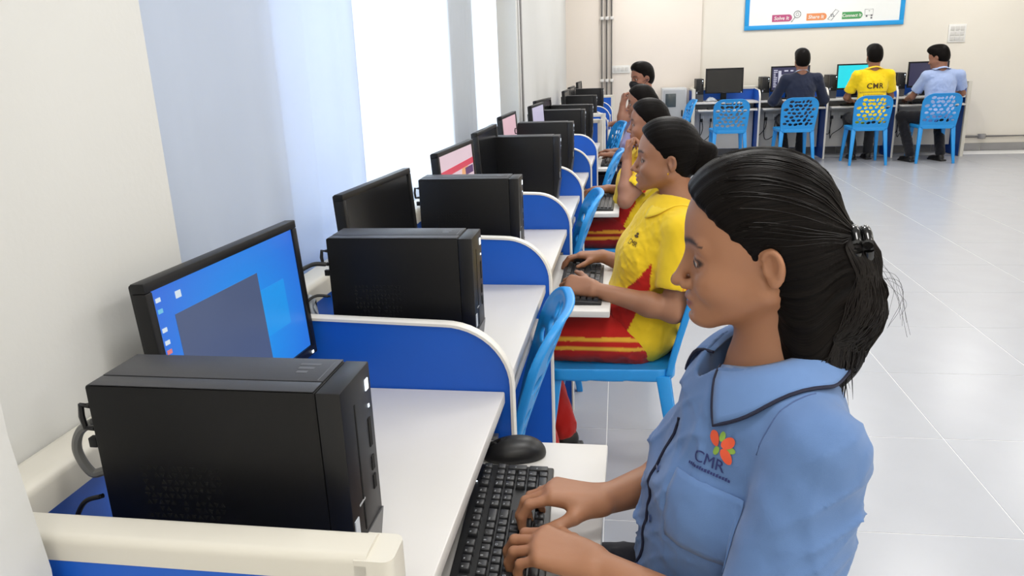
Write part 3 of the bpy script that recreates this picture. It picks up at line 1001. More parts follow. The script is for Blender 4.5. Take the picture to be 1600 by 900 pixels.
# ---- plastic chair (sitter faces local +y)
def make_chair():
    t = thing('plastic_chair', 'x', 'chair')
    rr = random.Random(11)
    HB = 0.398
    holes = []
    rows = 7
    for r in range(rows):
        v = 0.080 + r * 0.0445
        n = 6 if r % 2 == 0 else 5
        wid = 0.160 if r < 5 else (0.148 if r == 5 else 0.112)
        for c in range(n):
            u = (c - (n - 1) / 2) * (2 * wid / 5.2) + rr.uniform(-0.006, 0.006)
            if abs(u) > wid + 0.012:
                continue
            big = rr.uniform(0.8, 1.12)
            holes.append((u, v + rr.uniform(-0.006, 0.006), 0.0230 * big, 0.0150 * big, rr.uniform(-0.3, 1.1) * (1 if u > 0 else -1) + 0.3))
    def wout(v):
        # half width of the back at height v
        return 0.195 + 0.018 * np.sin(np.clip(v / HB, 0, 1) * 2.2)
    def back(P):
        u, v, w = P[..., 0], P[..., 1], P[..., 2]
        r = 0.11
        hw = wout(v)
        # rounded top outline
        qx = np.abs(u) - (hw - r)
        qy = v - (HB - r)
        cor = np.sqrt(np.maximum(qx, 0) ** 2 + np.maximum(qy, 0) ** 2) + np.minimum(np.maximum(qx, qy), 0) - r
        d2 = np.maximum(cor, -v)
        thick = 0.0055 + 0.006 * np.exp(-((d2 + 0.004) / 0.010) ** 2)
        h = np.full(u.shape, 1e3)
        for hu, hv, a, b, an in holes:
            ca, sa = math.cos(an), math.sin(an)
            x, y = (u - hu) * ca + (v - hv) * sa, -(u - hu) * sa + (v - hv) * ca
            k0 = np.sqrt((x / a) ** 2 + (y / b) ** 2)
            k1 = np.sqrt((x / a ** 2) ** 2 + (y / b ** 2) ** 2)
            h = np.minimum(h, k0 * (k0 - 1) / np.maximum(k1, 1e-6))
        d2 = np.maximum(d2, -h)
        q = np.stack([d2 + 0.003, np.abs(w) - thick + 0.003], -1)
        return np.sqrt((np.maximum(q, 0) ** 2).sum(-1)) + np.minimum(q.max(-1), 0) - 0.003
    v, q = surface_nets(lambda C: back(C), lambda k, P, dg: back(P), (-0.235, -0.02, -0.02), (0.235, HB + 0.02, 0.02), 0.0042)
    u, h, w = v[:, 0], v[:, 1], v[:, 2]
    tt = h / HB
    y = -0.195 - 0.140 * np.clip(tt, 0, 1.1) ** 1.15 + 0.80 * u * u * (0.4 + 0.9 * np.clip(tt, 0, 1)) - w
    z = 0.425 + h
    link_mesh('backrest', raw_mesh('backrest', np.stack([u, y, z], -1), q), M_chair, t)
    # seat: dished shell with rolled edge
    def seat(P):
        u, v, w = P[..., 0], P[..., 1], P[..., 2]
        r = 0.06
        qx, qy = np.abs(u) - (0.215 - 0.02 * (0.2 - v) / 0.4 - r), np.abs(v) - (0.205 - r)
        d2 = np.sqrt(np.maximum(qx, 0) ** 2 + np.maximum(qy, 0) ** 2) + np.minimum(np.maximum(qx, qy), 0) - r
        dish = -0.012 * np.clip(-d2 / 0.12, 0, 1) ** 0.7
        roll = 0.016 * np.exp(-((d2 + 0.003) / 0.010) ** 2)
        qq = np.stack([d2 + 0.003, np.abs(w - dish + roll * 0.8) - 0.005 - roll + 0.003], -1)
        return np.sqrt((np.maximum(qq, 0) ** 2).sum(-1)) + np.minimum(qq.max(-1), 0) - 0.003
    v, q = surface_nets(lambda C: seat(C), lambda k, P, dg: seat(P), (-0.24, -0.23, -0.06), (0.24, 0.23, 0.03), 0.0055)
    link_mesh('seat', raw_mesh('seat', v + V3(0, 0, 0.44), q), M_chair, t)
    for sx in (-1, 1):
        for sy in (-1, 1):
            a = Vector((sx * 0.175, sy * 0.165 + 0.0, 0.425))
            b = Vector((sx * 0.205, sy * 0.215 - (0.02 if sy < 0 else 0), 0.0))
            vs = []
            for p, wd in ((a, 0.024), (b, 0.014)):
                vs += [p + Vector((dx * wd, dy * wd * 0.9, 0)) for dx, dy in ((-1, -1), (1, -1), (1, 1), (-1, 1))]
            MB().add(vs, [(3, 2, 1, 0), (4, 5, 6, 7)] + [(i, (i + 1) % 4, 4 + (i + 1) % 4, 4 + i) for i in range(4)]).build('leg', M_chair, t, 0.004)
    return t
chair0 = make_chair()
R90 = math.radians(90)
CH = [(-0.445, 1.695, R90 + 0.03, 'empty sky blue plastic chair pushed under the desk beside the blue shirt girl'),
      (-0.025, 2.39, R90 - 0.02, 'sky blue plastic chair carrying the girl in the yellow polo with red trousers'),
      (-0.405, 3.20, R90 + 0.05, 'empty sky blue plastic chair pushed in next after the yellow polo girl'),
      (-0.02, 3.92, R90, 'sky blue plastic chair carrying the girl who holds her hand at her chin'),
      (-0.31, 4.72, R90 - 0.05, 'empty sky blue plastic chair seen edge-on before the girl in navy trousers'),
      (0.03, 5.42, R90, 'sky blue plastic chair carrying the girl in navy trousers'),
      (-0.28, 6.75, R90 + 0.2, 'empty sky blue plastic chair just past the tall white-framed panel'),
      (-0.26, 8.10, R90 - 0.1, 'empty sky blue plastic chair farthest along the window row'),
      (0.08, 7.25, R90, 'sky blue plastic chair carrying the boy with the black face mask'),
      (0.60, 9.78, R90 + 0.10, 'empty sky blue plastic chair turned side-on before the grey cabinet'),
      (1.34, 9.93, 0.0, 'empty sky blue plastic chair before the switched-off monitor at the far wall'),
      (2.12, 9.90, 0.02, 'sky blue plastic chair carrying the boy in the dark blazer'),
      (2.96, 9.90, -0.03, 'sky blue plastic chair carrying the boy in the yellow polo'),
      (3.75, 9.98, -0.06, 'sky blue plastic chair carrying the boy in the light blue shirt')]
first = True
for x, y, rz, lab in CH:
    o = chair0 if first else copy_tree(chair0)
    first = False
    place(o, x, y, 0.0, rz, lab, 'sky blue plastic chairs')

# stool under the girl in the blue shirt
st = thing('plastic_stool', 'low blue plastic stool under the girl in the blue shirt', 'stool', (0.24, 1.0, 0.0))
MB().lathe([(0.15, 0.415), (0.165, 0.42), (0.168, 0.432), (0.155, 0.44), (0.03, 0.436)], 28).build('seat', M_chair, st)
for sx in (-1, 1):
    for sy in (-1, 1):
        MB().tube([(sx * 0.10, sy * 0.10, 0.42), (sx * 0.145, sy * 0.145, 0.0)], [0.022, 0.015], 8).build('leg', M_chair, st)

# ---- keyboards
M_kb = mat('black_keyboard_shell', (26, 27, 29), 0.42, 0.08, 50)
M_key = mat('black_keycap', (33, 34, 37), 0.38, 0.06, 60, bump=0.04, bscale=900)
M_leg = mat('key_legend_white', (190, 194, 200), 0.5)
U = 0.0187
ROWS = []
def _row(items, x0, y):
    x = x0
    for it in items:
        s, w = (it if isinstance(it, tuple) else (it, 1.0))
        if s is not None:
            ROWS.append((x + w / 2, y, w, s))
        x += w
_row(['Esc', (None, 1), 'F1', 'F2', 'F3', 'F4', (None, .5), 'F5', 'F6', 'F7', 'F8', (None, .5), 'F9', 'F10', 'F11', 'F12', (None, .3), 'PrS', 'ScL', 'Pau', (None, .3), 'v-', 'v+', 'mu', 'ca'], 0, 5.3)
_row(list('`1234567890-=') + [('Back', 2), (None, .3), 'Ins', 'Hom', 'PU', (None, .3), 'Num', '/', '*', '-'], 0, 4)
_row([('Tab', 1.5)] + list('QWERTYUIOP[]') + [('\\', 1.5), (None, .3), 'Del', 'End', 'PD', (None, .3), '7', '8', '9'], 0, 3)
_row([('Caps', 1.75)] + list("ASDFGHJKL;'") + [('Enter', 2.25), (None, 3.6), '4', '5', '6'], 0, 2)
_row([('Shift', 2.25)] + list('ZXCVBNM,./') + [('Shift', 2.75), (None, 1.3), '^', (None, 1.3), '1', '2', '3'], 0, 1)
_row([('Ctrl', 1.25), ('Win', 1.25), ('Alt', 1.25), (' ', 6.25), ('Alt', 1.25), ('Win', 1.25), ('Fn', 1.25), ('Ctrl', 1.25), (None, .3), '<', 'v', '>', (None, .3), ('0', 2), '.'], 0, 0)
KL, KD = 22.6 * U, 6.45 * U
KEYTALL = [(22.1, 3.0 - 0.5, 1.0, '+', 2.0), (22.1, 0.5, 1.0, 'Ent', 2.0)]
def key_mesh(w, hgt=1.0):
    a, b = w * U / 2 - 0.0011, hgt * U / 2 - 0.0011
    a2, b2 = a - 0.0017, b - 0.0017
    m = MB()
    m.add([(-a, -b, 0), (a, -b, 0), (a, b, 0), (-a, b, 0), (-a2, -b2 - 0.0003, 0.0072), (a2, -b2 - 0.0003, 0.0072), (a2, b2 - 0.0003, 0.0080), (-a2, b2 - 0.0003, 0.0080)],
          [(0, 3, 2, 1), (4, 5, 6, 7), (0, 1, 5, 4), (1, 2, 6, 5), (2, 3, 7, 6), (3, 0, 4, 7)])
    return m
def keyboard(label, x, y, z, rz, single):
    t = thing('keyboard', label, 'keyboard', (x, y, z), rz, None)
    hw, hd = KL / 2 + 0.007, KD / 2 + 0.008
    MB().prism([(-hd, 0.0), (-hd, 0.009), (hd, 0.016), (hd, 0.0)], 'x', -hw, hw).build('shell', M_kb, t, 0.003)
    cache = {}
    big = MB()
    leg = MB()
    for it in ROWS + KEYTALL:
        kx, ky, kw, s = it[:4]
        kh = it[4] if len(it) > 4 else 1.0
        px, py = kx * U - KL / 2, (ky + 0.5) * U - KD / 2
        pz = 0.0095 + 0.007 * (py + hd) / (2 * hd) - 0.001
        if single:
            if (kw, kh) not in cache:
                me = key_mesh(kw, kh).mesh('key', 0.0009, 2, True)
                me.materials.append(M_key)
                cache[(kw, kh)] = me
            k = link_mesh('key', cache[(kw, kh)], None, t)
            k.location = (px, py, pz)
            if s.strip():
                tm_ = text_mesh('legend', s, 0.0058 if len(s) == 1 else 0.0034, 0.00008)
                vs = [(v.co.x - kw * U / 2 + 0.0065 + px, v.co.y + 0.0025 + py, v.co.z + pz + 0.00795) for v in tm_.vertices]
                leg.add(vs, [tuple(p.vertices) for p in tm_.polygons])
                bpy.data.meshes.remove(tm_)
        else:
            km = key_mesh(kw, kh)
            big.add([(a + px, b + py, c + pz) for a, b, c in km.v], km.f)
    if single:
        leg.build('key_legends', M_leg, t, smooth=False)['kind'] = 'stuff'
        MB().lathe([(0.0016, 0.0), (0.0016, 0.0008)], 10, (KL / 2 - 0.055, KD / 2 + 0.003, 0.0158)).build('status_light', M_ledw, t)
    else:
        big.build('keys', M_key, t)['kind'] = 'stuff'
    return t
TZ = 0.655
keyboard('black keyboard under the hands of the girl in the blue shirt', -0.172, 0.995, TZ, math.radians(92.4), True)
keyboard('black keyboard under the hands of the yellow polo girl', -0.118, 2.40, TZ, math.radians(90), False)
keyboard('black keyboard before the girl with her hand at her chin', -0.09, 3.86, TZ, math.radians(89), False)
keyboard('black keyboard before the girl in navy trousers', -0.05, 5.40, TZ, math.radians(89), False)
for i in range(4):
    keyboard('black keyboard on the tray of the far wall desk ' + BSH[i], BX0 + i * BW + 0.40, BYF + 0.05, TZ, 0.0, False)['group'] = 'keyboards at the far wall'

# ---- mice
M_mouse = mat('black_mouse_plastic', (22, 22, 24), 0.4, 0.05, 30)
def make_mouse():
    t = thing('computer_mouse', 'x', 'mouse')
    s = SDF()
    s.ell((0, -0.010, 0.006), (0.033, 0.050, 0.034), k=0.01)
    s.ell((0, 0.022, 0.004), (0.029, 0.038, 0.026), k=0.02)
    s.plane((0, 0, 0.001), (0, 0, -1), 0.002)
    s.box((0, 0.045, 0.03), (0.0006, 0.035, 0.02), k=0.002, op='s')
    s.box((0, 0.040, 0.03), (0.005, 0.013, 0.02), k=0.002, op='s')
    s.mesh('shell', 0.0022, M_mouse, t)
    m = MB()
    m.tube([(-0.0035, 0.040, 0.022), (0.0035, 0.040, 0.022)], 0.0095, 16)
    m.build('wheel', M_kb, t)
    return t
mouse0 = make_mouse()
place(mouse0, -0.192, 1.268, TZ, math.radians(100), 'black computer mouse on the tray beside the blue shirt girl\'s keyboard')
place(copy_tree(mouse0), -0.125, 2.67, TZ, math.radians(90), 'black computer mouse under the hand of the yellow polo girl')
place(copy_tree(mouse0), -0.09, 4.13, TZ, math.radians(85), 'black computer mouse before the girl with her hand at her chin')
place(copy_tree(mouse0), -0.04, 5.66, TZ, math.radians(85), 'black computer mouse before the girl in navy trousers')

# ---- cables
M_cab = mat('black_cable', (20, 20, 22), 0.5)
M_cabg = mat('grey_cable', (120, 120, 118), 0.5)
M_film = mat('clear_plastic_bag', (205, 212, 220), 0.15, 0.05, 30, transl=0.35)
def cable(label, pts, r, material, plug=None):
    o = thing('power_cable', label, 'cable', pts[0])
    P = [Vector(p) - Vector(pts[0]) for p in spline(pts, 8)]
    MB().tube(P, r, 8).build('cord', material, o)
    if plug:
        MB().box((-0.014, -0.012, -0.03), (0.014, 0.012, 0.012)).build('plug', M_cab, o, 0.004)
    return o
cable('thick grey cable looping out behind the tower at the end panel', [(-0.600, 0.728, 0.985), (-0.622, 0.728, 0.972), (-0.633, 0.730, 0.945), (-0.622, 0.732, 0.915), (-0.602, 0.740, 0.905), (-0.603, 0.75, 0.80)], 0.0055, M_cabg)
cable('thin black cable arching behind the tower at the end panel', [(-0.600, 0.715, 0.895), (-0.625, 0.712, 0.885), (-0.640, 0.705, 0.85), (-0.645, 0.700, 0.80), (-0.64, 0.69, 0.755)], 0.003, M_cab)
cable('thick black cable curling low behind the tower at the end panel', [(-0.598, 0.700, 0.83), (-0.622, 0.692, 0.835), (-0.643, 0.685, 0.81), (-0.645, 0.69, 0.758)], 0.005, M_cab)
cable('black cable running from a tower loop to the lit blue monitor', [(-0.585, 1.43, 0.985), (-0.61, 1.40, 0.99), (-0.63, 1.33, 0.975), (-0.63, 1.24, 0.93)], 0.0045, M_cab)
cable('thin black cable low behind the tower after the lit monitor', [(-0.583, 1.42, 0.92), (-0.61, 1.395, 0.925), (-0.635, 1.34, 0.90)], 0.003, M_cab)
cable('thin black keyboard cable hanging at the desk edge', [(-0.21, 0.66, 0.80), (-0.20, 0.685, 0.765), (-0.19, 0.71, 0.72), (-0.20, 0.75, 0.68), (-0.22, 0.80, 0.672)], 0.0022, M_cab)
# crumpled clear bag behind second tower
rr = random.Random(9)
vs, fs = [], []
for i in range(9):
    for j in range(9):
        vs.append((-0.628 + 0.026 * j / 8 * (1 - 0.3 * i / 8) + rr.uniform(-0.003, 0.003), 1.405 + 0.012 * math.sin(j * 1.3 + i * .7) + rr.uniform(-0.004, 0.004), 0.752 + 0.15 * i / 8 + (0.03 * math.sin(j / 8 * 3.1) if i == 8 else 0)))
for i in range(8):
    for j in range(8):
        k = i * 9 + j
        fs.append((k, k + 1, k + 10, k + 9))
bg = MB().add(vs, fs).build('plastic_bag', M_film)
so = bg.modifiers.new('thickness', 'SOLIDIFY'); so.thickness = 0.0015
tag(bg, 'crumpled clear plastic bag tucked behind the tower after the lit monitor', 'plastic bag')
# sockets, plugs and hanging cords under the far-wall desks
k = 0
WHO = ['under the switched-off monitor\'s desk', 'under the desk of the dark blazer boy', 'under the desk of the yellow polo boy', 'under the light blue shirt boy\'s desk']
for i in range(4):
    bx = BX0 + i * BW
    s = thing('socket_strip', 'white wall socket strip ' + WHO[i], 'socket', (bx + 0.20, BYF + 0.289, 0.53), 0, 'sockets under the far wall desks')
    MB().box((-0.13, -0.010, -0.045), (0.13, 0.0, 0.045)).build('plate', M_offw, s, 0.003)
    for dx in (-0.06, 0.06):
        MB().box((dx - 0.03, -0.014, -0.03), (dx + 0.03, -0.0101, 0.03)).build('socket', M_white, s, 0.002)
    for j, dx in enumerate((-0.06, 0.06)):
        q = (bx + 0.20 + dx, BYF + 0.289 - 0.027, 0.53)
        r2 = random.Random(i * 7 + j)
        pts = [(q[0], q[1], q[2] - 0.02), (q[0] + r2.uniform(-.02, .02), q[1] - 0.02, q[2] - 0.14), (q[0] - 0.06 + r2.uniform(-.05, .05), q[1] - 0.03, q[2] - 0.24), (q[0] - 0.13, q[1] - 0.01, q[2] - 0.18 - 0.1 * j), (q[0] - 0.14, q[1] + 0.005, q[2] + 0.06)]
        c = cable(('black plug and cord nearer the tower ' if j == 0 else 'black plug and cord far from the tower ') + WHO[i], pts, 0.005, M_cab, True)
        c['group'] = 'power cords under the far wall desks'
# loose papers / film beside the far monitors
for i, (x, who) in enumerate(((1.19, 'beside the switched-off far monitor'), (3.20, 'below the bright cyan screen'), (3.66, 'below the dark violet screen'))):
    rr = random.Random(30 + i)
    vs, fs = [], []
    for a in range(6):
        for b in range(6):
            vs.append((x + 0.03 * a - 0.08, BYF + 0.07 + 0.018 * b, DZ + 0.004 + 0.05 * math.sin(a / 5 * 3.1) * math.sin(b / 5 * 3.1) + rr.uniform(0, 0.014)))
    for a in range(5):
        for b in range(5):
            k = a * 6 + b
            fs.append((k, k + 1, k + 7, k + 6))
    o = MB().add(vs, fs).build('plastic_wrap', M_film)
    so = o.modifiers.new('thickness', 'SOLIDIFY'); so.thickness = 0.0015
    tag(o, 'crumpled clear plastic wrap lying ' + who, 'plastic wrap')

# ---- grey cabinet in the far corner
cb = thing('metal_cabinet', 'light grey metal cabinet with a dark window in the far corner', 'cabinet', (0.71, 10.60, 0.0))
MB().box((-0.155, -0.2, 0.03), (0.155, 0.2, 0.935)).build('body', mat('light_grey_enamel', (196, 198, 200), 0.4, 0.03, 6), cb, 0.006)
d = MB().box((-0.14, -0.212, 0.06), (0.14, -0.2005, 0.915)).build('door', mat('mid_grey_enamel', (168, 170, 172), 0.4, 0.03, 6), cb, 0.004)
MB().box((-0.115, -0.2155, 0.70), (0.02, -0.2121, 0.87)).build('window', mat('dark_acrylic', (70, 78, 80), 0.2, 0.1, 9), d, 0.002)
MB().box((0.09, -0.222, 0.58), (0.11, -0.2121, 0.66)).build('handle', M_bez, d, 0.003)
for sx in (-0.12, 0.12):
    for sy in (-0.15, 0.15):
        MB().lathe([(0.02, 0.0), (0.02, 0.03)], 12, (sx, sy, 0.0)).build('foot', M_bez, cb)
# =================================================================== people
def nrm(v):
    v = V3(v)
    return v / np.linalg.norm(v)

def col_attr(me, cols):
    a = me.color_attributes.new('Col', 'FLOAT_COLOR', 'POINT')
    c = np.ones((len(me.vertices), 4), np.float32)
    c[:, :3] = cols
    a.data.foreach_set('color', c.ravel())

def lin(rgb):
    return np.array(s2l(rgb))

M_skin = mat('skin', (150, 100, 76), 0.5, 0.05, 25, bump=0.05, bscale=500, attr='Col', sss=0.08)
M_cloth = mat('woven_cloth', (120, 150, 200), 0.85, 0.05, 40, bump=0.25, bscale=1500, attr='Col', sheen=0.2, spec=0.2)
M_eye = mat('eye', (230, 225, 220), 0.15, 0.02, 30, attr='Col')
M_shoe = mat('black_shoe_leather', (22, 20, 20), 0.4, 0.08, 40)
M_navy = mat('navy_piping', (22, 26, 52), 0.7, 0.05, 60)
M_btn = mat('blue_shirt_button', (98, 120, 170), 0.35)

def hair_material():
    m = bpy.data.materials.new('black_hair')
    m.use_nodes = True
    n, l = m.node_tree.nodes, m.node_tree.links
    p = n['Principled BSDF']
    at = n.new('ShaderNodeAttribute'); at.attribute_name = 'strand'
    sx = n.new('ShaderNodeSeparateXYZ')
    l.new(at.outputs['Vector'], sx.inputs[0])
    cb = n.new('ShaderNodeCombineXYZ')
    mu = n.new('ShaderNodeMath'); mu.operation = 'MULTIPLY'; mu.inputs[1].default_value = 260.0
    l.new(sx.outputs[0], mu.inputs[0])
    l.new(mu.outputs[0], cb.inputs[0])
    m2 = n.new('ShaderNodeMath'); m2.operation = 'MULTIPLY'; m2.inputs[1].default_value = 14.0
    l.new(sx.outputs[1], m2.inputs[0])
    l.new(m2.outputs[0], cb.inputs[1])
    nz = n.new('ShaderNodeTexNoise'); nz.inputs['Scale'].default_value = 0.35; nz.inputs['Detail'].default_value = 3
    l.new(cb.outputs[0], nz.inputs['Vector'])
    cr = n.new('ShaderNodeValToRGB')
    cr.color_ramp.elements[0].color = (0.0022, 0.0018, 0.0017, 1)
    cr.color_ramp.elements[1].color = (0.009, 0.0066, 0.0055, 1)
    cr.color_ramp.elements[0].position = 0.35
    cr.color_ramp.elements[1].position = 0.7
    l.new(nz.outputs['Fac'], cr.inputs[0])
    l.new(cr.outputs[0], p.inputs['Base Color'])
    b = n.new('ShaderNodeBump'); b.inputs['Strength'].default_value = 0.5; b.inputs['Distance'].default_value = 0.002
    l.new(nz.outputs['Fac'], b.inputs['Height'])
    l.new(b.outputs[0], p.inputs['Normal'])
    p.inputs['Roughness'].default_value = 0.38
    p.inputs['Specular IOR Level'].default_value = 0.07
    return m
M_hair = hair_material()

def strand_attr(me, v, centre, axis, ref):
    """angle around an axis = which strand a point belongs to; distance along it = position on the strand"""
    d = v - V3(centre)
    a = nrm(axis); b = nrm(V3(ref) - a * (V3(ref) @ a)); c = np.cross(a, b)
    ang = np.arctan2(d @ c, d @ b)
    at = me.attributes.new('strand', 'FLOAT_VECTOR', 'POINT')
    o = np.zeros((len(v), 3), np.float32)
    o[:, 0] = np.abs(ang)
    o[:, 1] = np.linalg.norm(d, axis=1)
    at.data.foreach_set('vector', o.ravel())

def head_frame(f, u):
    f = nrm(f)
    u = V3(u); u = nrm(u - f * (u @ f))
    return f, np.cross(u, f), u         # forward, left, up

def add_head(s, c, fr, sc=1.0, male=False, detail=True):
    f, l, u = fr
    A = np.array([f, l, u])
    c = V3(c)
    def P(a, b, d):
        return c + (f * a + l * b + u * d) * sc
    def R(*r):
        return tuple(x * sc for x in r)
    s.ell(P(-0.006, 0, 0.044), R(0.092, 0.071, 0.084), A, k=0.02)
    s.ell(P(0.040, 0, 0.030), R(0.050, 0.060, 0.072), A, k=0.03 * sc)
    s.ell(P(0.044, 0, -0.026), R(0.044, 0.052, 0.054), A, k=0.03 * sc)
    for sd in (-1, 1):
        s.cone(P(0.002, sd * 0.050, -0.036), P(0.070, sd * 0.016, -0.073), 0.017 * sc, 0.016 * sc, k=0.025 * sc)
        s.ell(P(0.060, sd * 0.042, -0.022), R(0.024, 0.018, 0.022), A, k=0.022 * sc)
        s.cone(P(0.083, sd * 0.012, 0.027), P(0.072, sd * 0.046, 0.027), 0.008 * sc, 0.007 * sc, k=0.014 * sc)
    s.ell(P(0.0815, 0, -0.0735), R(0.0165, 0.019, 0.0150), A, k=0.016 * sc)
    s.ell(P(0.078, 0, -0.050), R(0.016, 0.027, 0.018), A, k=0.016 * sc)
    # eye sockets, then lids
    if detail:
        for sd in (-1, 1):
            s.ell(P(0.098, sd * 0.034, 0.007), R(0.018, 0.021, 0.013), A, k=0.022 * sc, op='s')
        for sd in (-1, 1):
            s.ell(P(0.0715, sd * 0.032, 0.006), R(0.0155, 0.0165, 0.0135), A, k=0.006 * sc)
            s.ell(P(0.092, sd * 0.0335, 0.005), R(0.014, 0.0125, 0.0034), A, k=0.0025 * sc, op='s')
    # nose
    s.cone(P(0.0865, 0, 0.018), P(0.1065, 0, -0.020), 0.0056 * sc, 0.0072 * sc, k=0.009 * sc)
    s.ell(P(0.1085, 0, -0.0255), R(0.0105, 0.0098, 0.0082), A, k=0.007 * sc)
    for sd in (-1, 1):
        s.ell(P(0.0965, sd * 0.0122, -0.0290), R(0.0105, 0.0066, 0.0072), A, k=0.004 * sc)
        if detail:
            s.ell(P(0.1015, sd * 0.0062, -0.0362), R(0.0045, 0.0028, 0.0030), A, k=0.002 * sc, op='s')
    # lips
    s.ell(P(0.0925, 0, -0.0470), R(0.0090, 0.0215, 0.0052), A, k=0.004 * sc)
    s.ell(P(0.0900, 0, -0.0580), R(0.0095, 0.0185, 0.0062), A, k=0.004 * sc)
    if detail:
        s.ell(P(0.1005, 0, -0.0524), R(0.0105, 0.0215, 0.0012), A, k=0.0025 * sc, op='s')
        s.ell(P(0.096, 0, -0.0685), R(0.008, 0.018, 0.0030), A, k=0.006 * sc, op='s')
    # ears
    for sd in (-1, 1):
        fe = nrm(f * 0.90 - l * 0.40 * sd - u * 0.18)
        ue = nrm(u * 0.97 - f * 0.22)
        ue = nrm(ue - fe * (ue @ fe))
        le = np.cross(ue, fe) * 1.0
        ax = np.array([fe, le, ue])
        E0 = P(-0.010, sd * 0.0715, 0.002)
        def Q(a_, b_, d_):
            return E0 + (fe * a_ + le * sd * b_ + ue * d_) * sc
        s.ell(Q(0, 0, 0), R(0.0140, 0.0078, 0.0235), ax, k=0.006 * sc)
        if detail:
            pts = [Q(0.0120 * math.cos(t_), 0.0055, 0.003 + 0.0175 * math.sin(t_)) for t_ in [-0.5 + 0.38 * i for i in range(13)]]
            s.ell(Q(0.0015, 0.0092, 0.003), R(0.0092, 0.0078, 0.0160), ax, k=0.0015 * sc, op='s')
            for i in range(3, 12):
                s.cone(pts[i], pts[i + 1], 0.0030 * sc, 0.0030 * sc, k=0.003 * sc)
            s.cone(Q(-0.004, 0.0015, 0.013), Q(-0.0045, 0.0015, -0.008), 0.0028 * sc, 0.0030 * sc, k=0.003 * sc)
            s.ell(Q(0.0105, 0.0020, -0.003), R(0.0035, 0.0030, 0.0055), ax, k=0.003 * sc)
            s.ell(Q(0.003, 0.001, -0.0190), R(0.0066, 0.0044, 0.0075), ax, k=0.005 * sc)

def skin_cols(v, c, fr, base, sc=1.0, lip=(142, 78, 72)):
    f, l, u = fr
    q = (v - V3(c)) / sc
    a, b, d = q @ f, q @ l, q @ u
    col = np.tile(lin(base), (len(v), 1))
    def mixc(w, rgb):
        w = np.clip(w, 0, 1)[:, None]
        col[:] = col * (1 - w) + lin(rgb) * w
    ab = np.abs(b)
    face = (a > 0.05) & (np.abs(d) < 0.12) & (ab < 0.08)
    lipw = 1.15 - np.sqrt(((ab) / 0.023) ** 2 + ((d + 0.0524) / 0.0112) ** 2) ** 3
    mixc(np.where(face & (a > 0.080), lipw, 0), lip)
    arcz = 0.0310 + 0.004 * np.sin(np.clip((ab - 0.012) / 0.042, 0, 1) * 3.14) - 0.05 * np.clip(ab - 0.04, 0, 1)
    wd = 0.0052 * np.clip((0.058 - ab) / 0.02, 0.25, 1)
    brow = (1.3 - np.abs(d - arcz) / wd) * ((ab > 0.011) & (ab < 0.056))
    mixc(np.where(face & (a > 0.045), brow, 0) * 0.92, (38, 26, 22))
    lash = 1.5 - np.abs(np.sqrt(((ab - 0.033) / 0.0150) ** 2 + ((d - 0.0065) / 0.0062) ** 2) - 1) * 5
    mixc(np.where(face & (a > 0.055) & (a < 0.100), lash, 0) * 0.8, (36, 24, 20))
    return col

def add_hand(s, wrist, d, n, side, curl=(20, 40, 22), spread=0.0, thumb=(0.55, 0.62, -0.35), sc=1.0, varc=(0, 0, 0, 0), k=0.008):
    """palm plus five bent fingers; d towards the knuckles, n out of the back of the hand"""
    d = nrm(d)
    n = V3(n); n = nrm(n - d * (n @ d))
    th = -side * np.cross(n, d)
    w = V3(wrist)
    spec = [(0.028, 0.082, (0.038, 0.024, 0.019), 0.0088), (0.0095, 0.086, (0.042, 0.027, 0.020), 0.0090),
            (-0.009, 0.083, (0.039, 0.025, 0.019), 0.0086), (-0.0265, 0.075, (0.031, 0.019, 0.017), 0.0078)]
    tips = []
    for i, (o, fw, seg, r) in enumerate(spec):
        base = w + (d * fw + th * o) * sc
        s.cone(w + th * o * 0.55 * sc + d * 0.005 * sc, base, 0.0165 * sc, 0.0118 * sc, k=0.014 * sc)
        ang = 0.0
        p = base
        dd0 = nrm(d + th * (o / 0.028) * spread)
        for j in range(3):
            ang += math.radians(curl[j] + (varc[i] if j == 0 else varc[i] * 0.3))
            dv = dd0 * math.cos(ang) - n * math.sin(ang)
            e = p + dv * seg[j] * sc
            s.cone(p, e, (r - 0.0006 * j) * sc, (r - 0.0006 * (j + 1)) * sc, k=0.0035 * sc)
            p = e
        tips.append(p)
    t0 = w + (d * 0.022 + th * 0.020 - n * 0.006) * sc
    t1 = t0 + nrm(d * 0.62 + th * 0.70 - n * 0.25) * 0.036 * sc
    tv = nrm(d * thumb[0] + th * thumb[1] + n * thumb[2])
    t2 = t1 + tv * 0.030 * sc
    t3 = t2 + nrm(tv + d * 0.35 - th * 0.15) * 0.023 * sc
    s.cone(t0, t1, 0.0160 * sc, 0.0118 * sc, k=0.016 * sc)
    s.cone(t1, t2, 0.0108 * sc, 0.0098 * sc, k=0.005 * sc)
    s.cone(t2, t3, 0.0098 * sc, 0.0078 * sc, k=0.004 * sc)
    return tips

def add_arm(s, sh, el, wr, r=(0.044, 0.036, 0.037, 0.023)):
    s.cone(sh, el, r[0], r[1], k=0.02)
    el = V3(el); wr = V3(wr)
    m = el + (wr - el) * 0.3
    s.cone(el, m, r[1], r[2], k=0.02)
    s.cone(m, wr, r[2], r[3], k=0.02)

def torso_frame(pv, nb, sL, sR):
    pv, nb, sL, sR = map(V3, (pv, nb, sL, sR))
    t = nrm(nb - pv)
    l = nrm((sL - sR) - t * ((sL - sR) @ t))
    return np.cross(l, t), l, t          # front, left, up

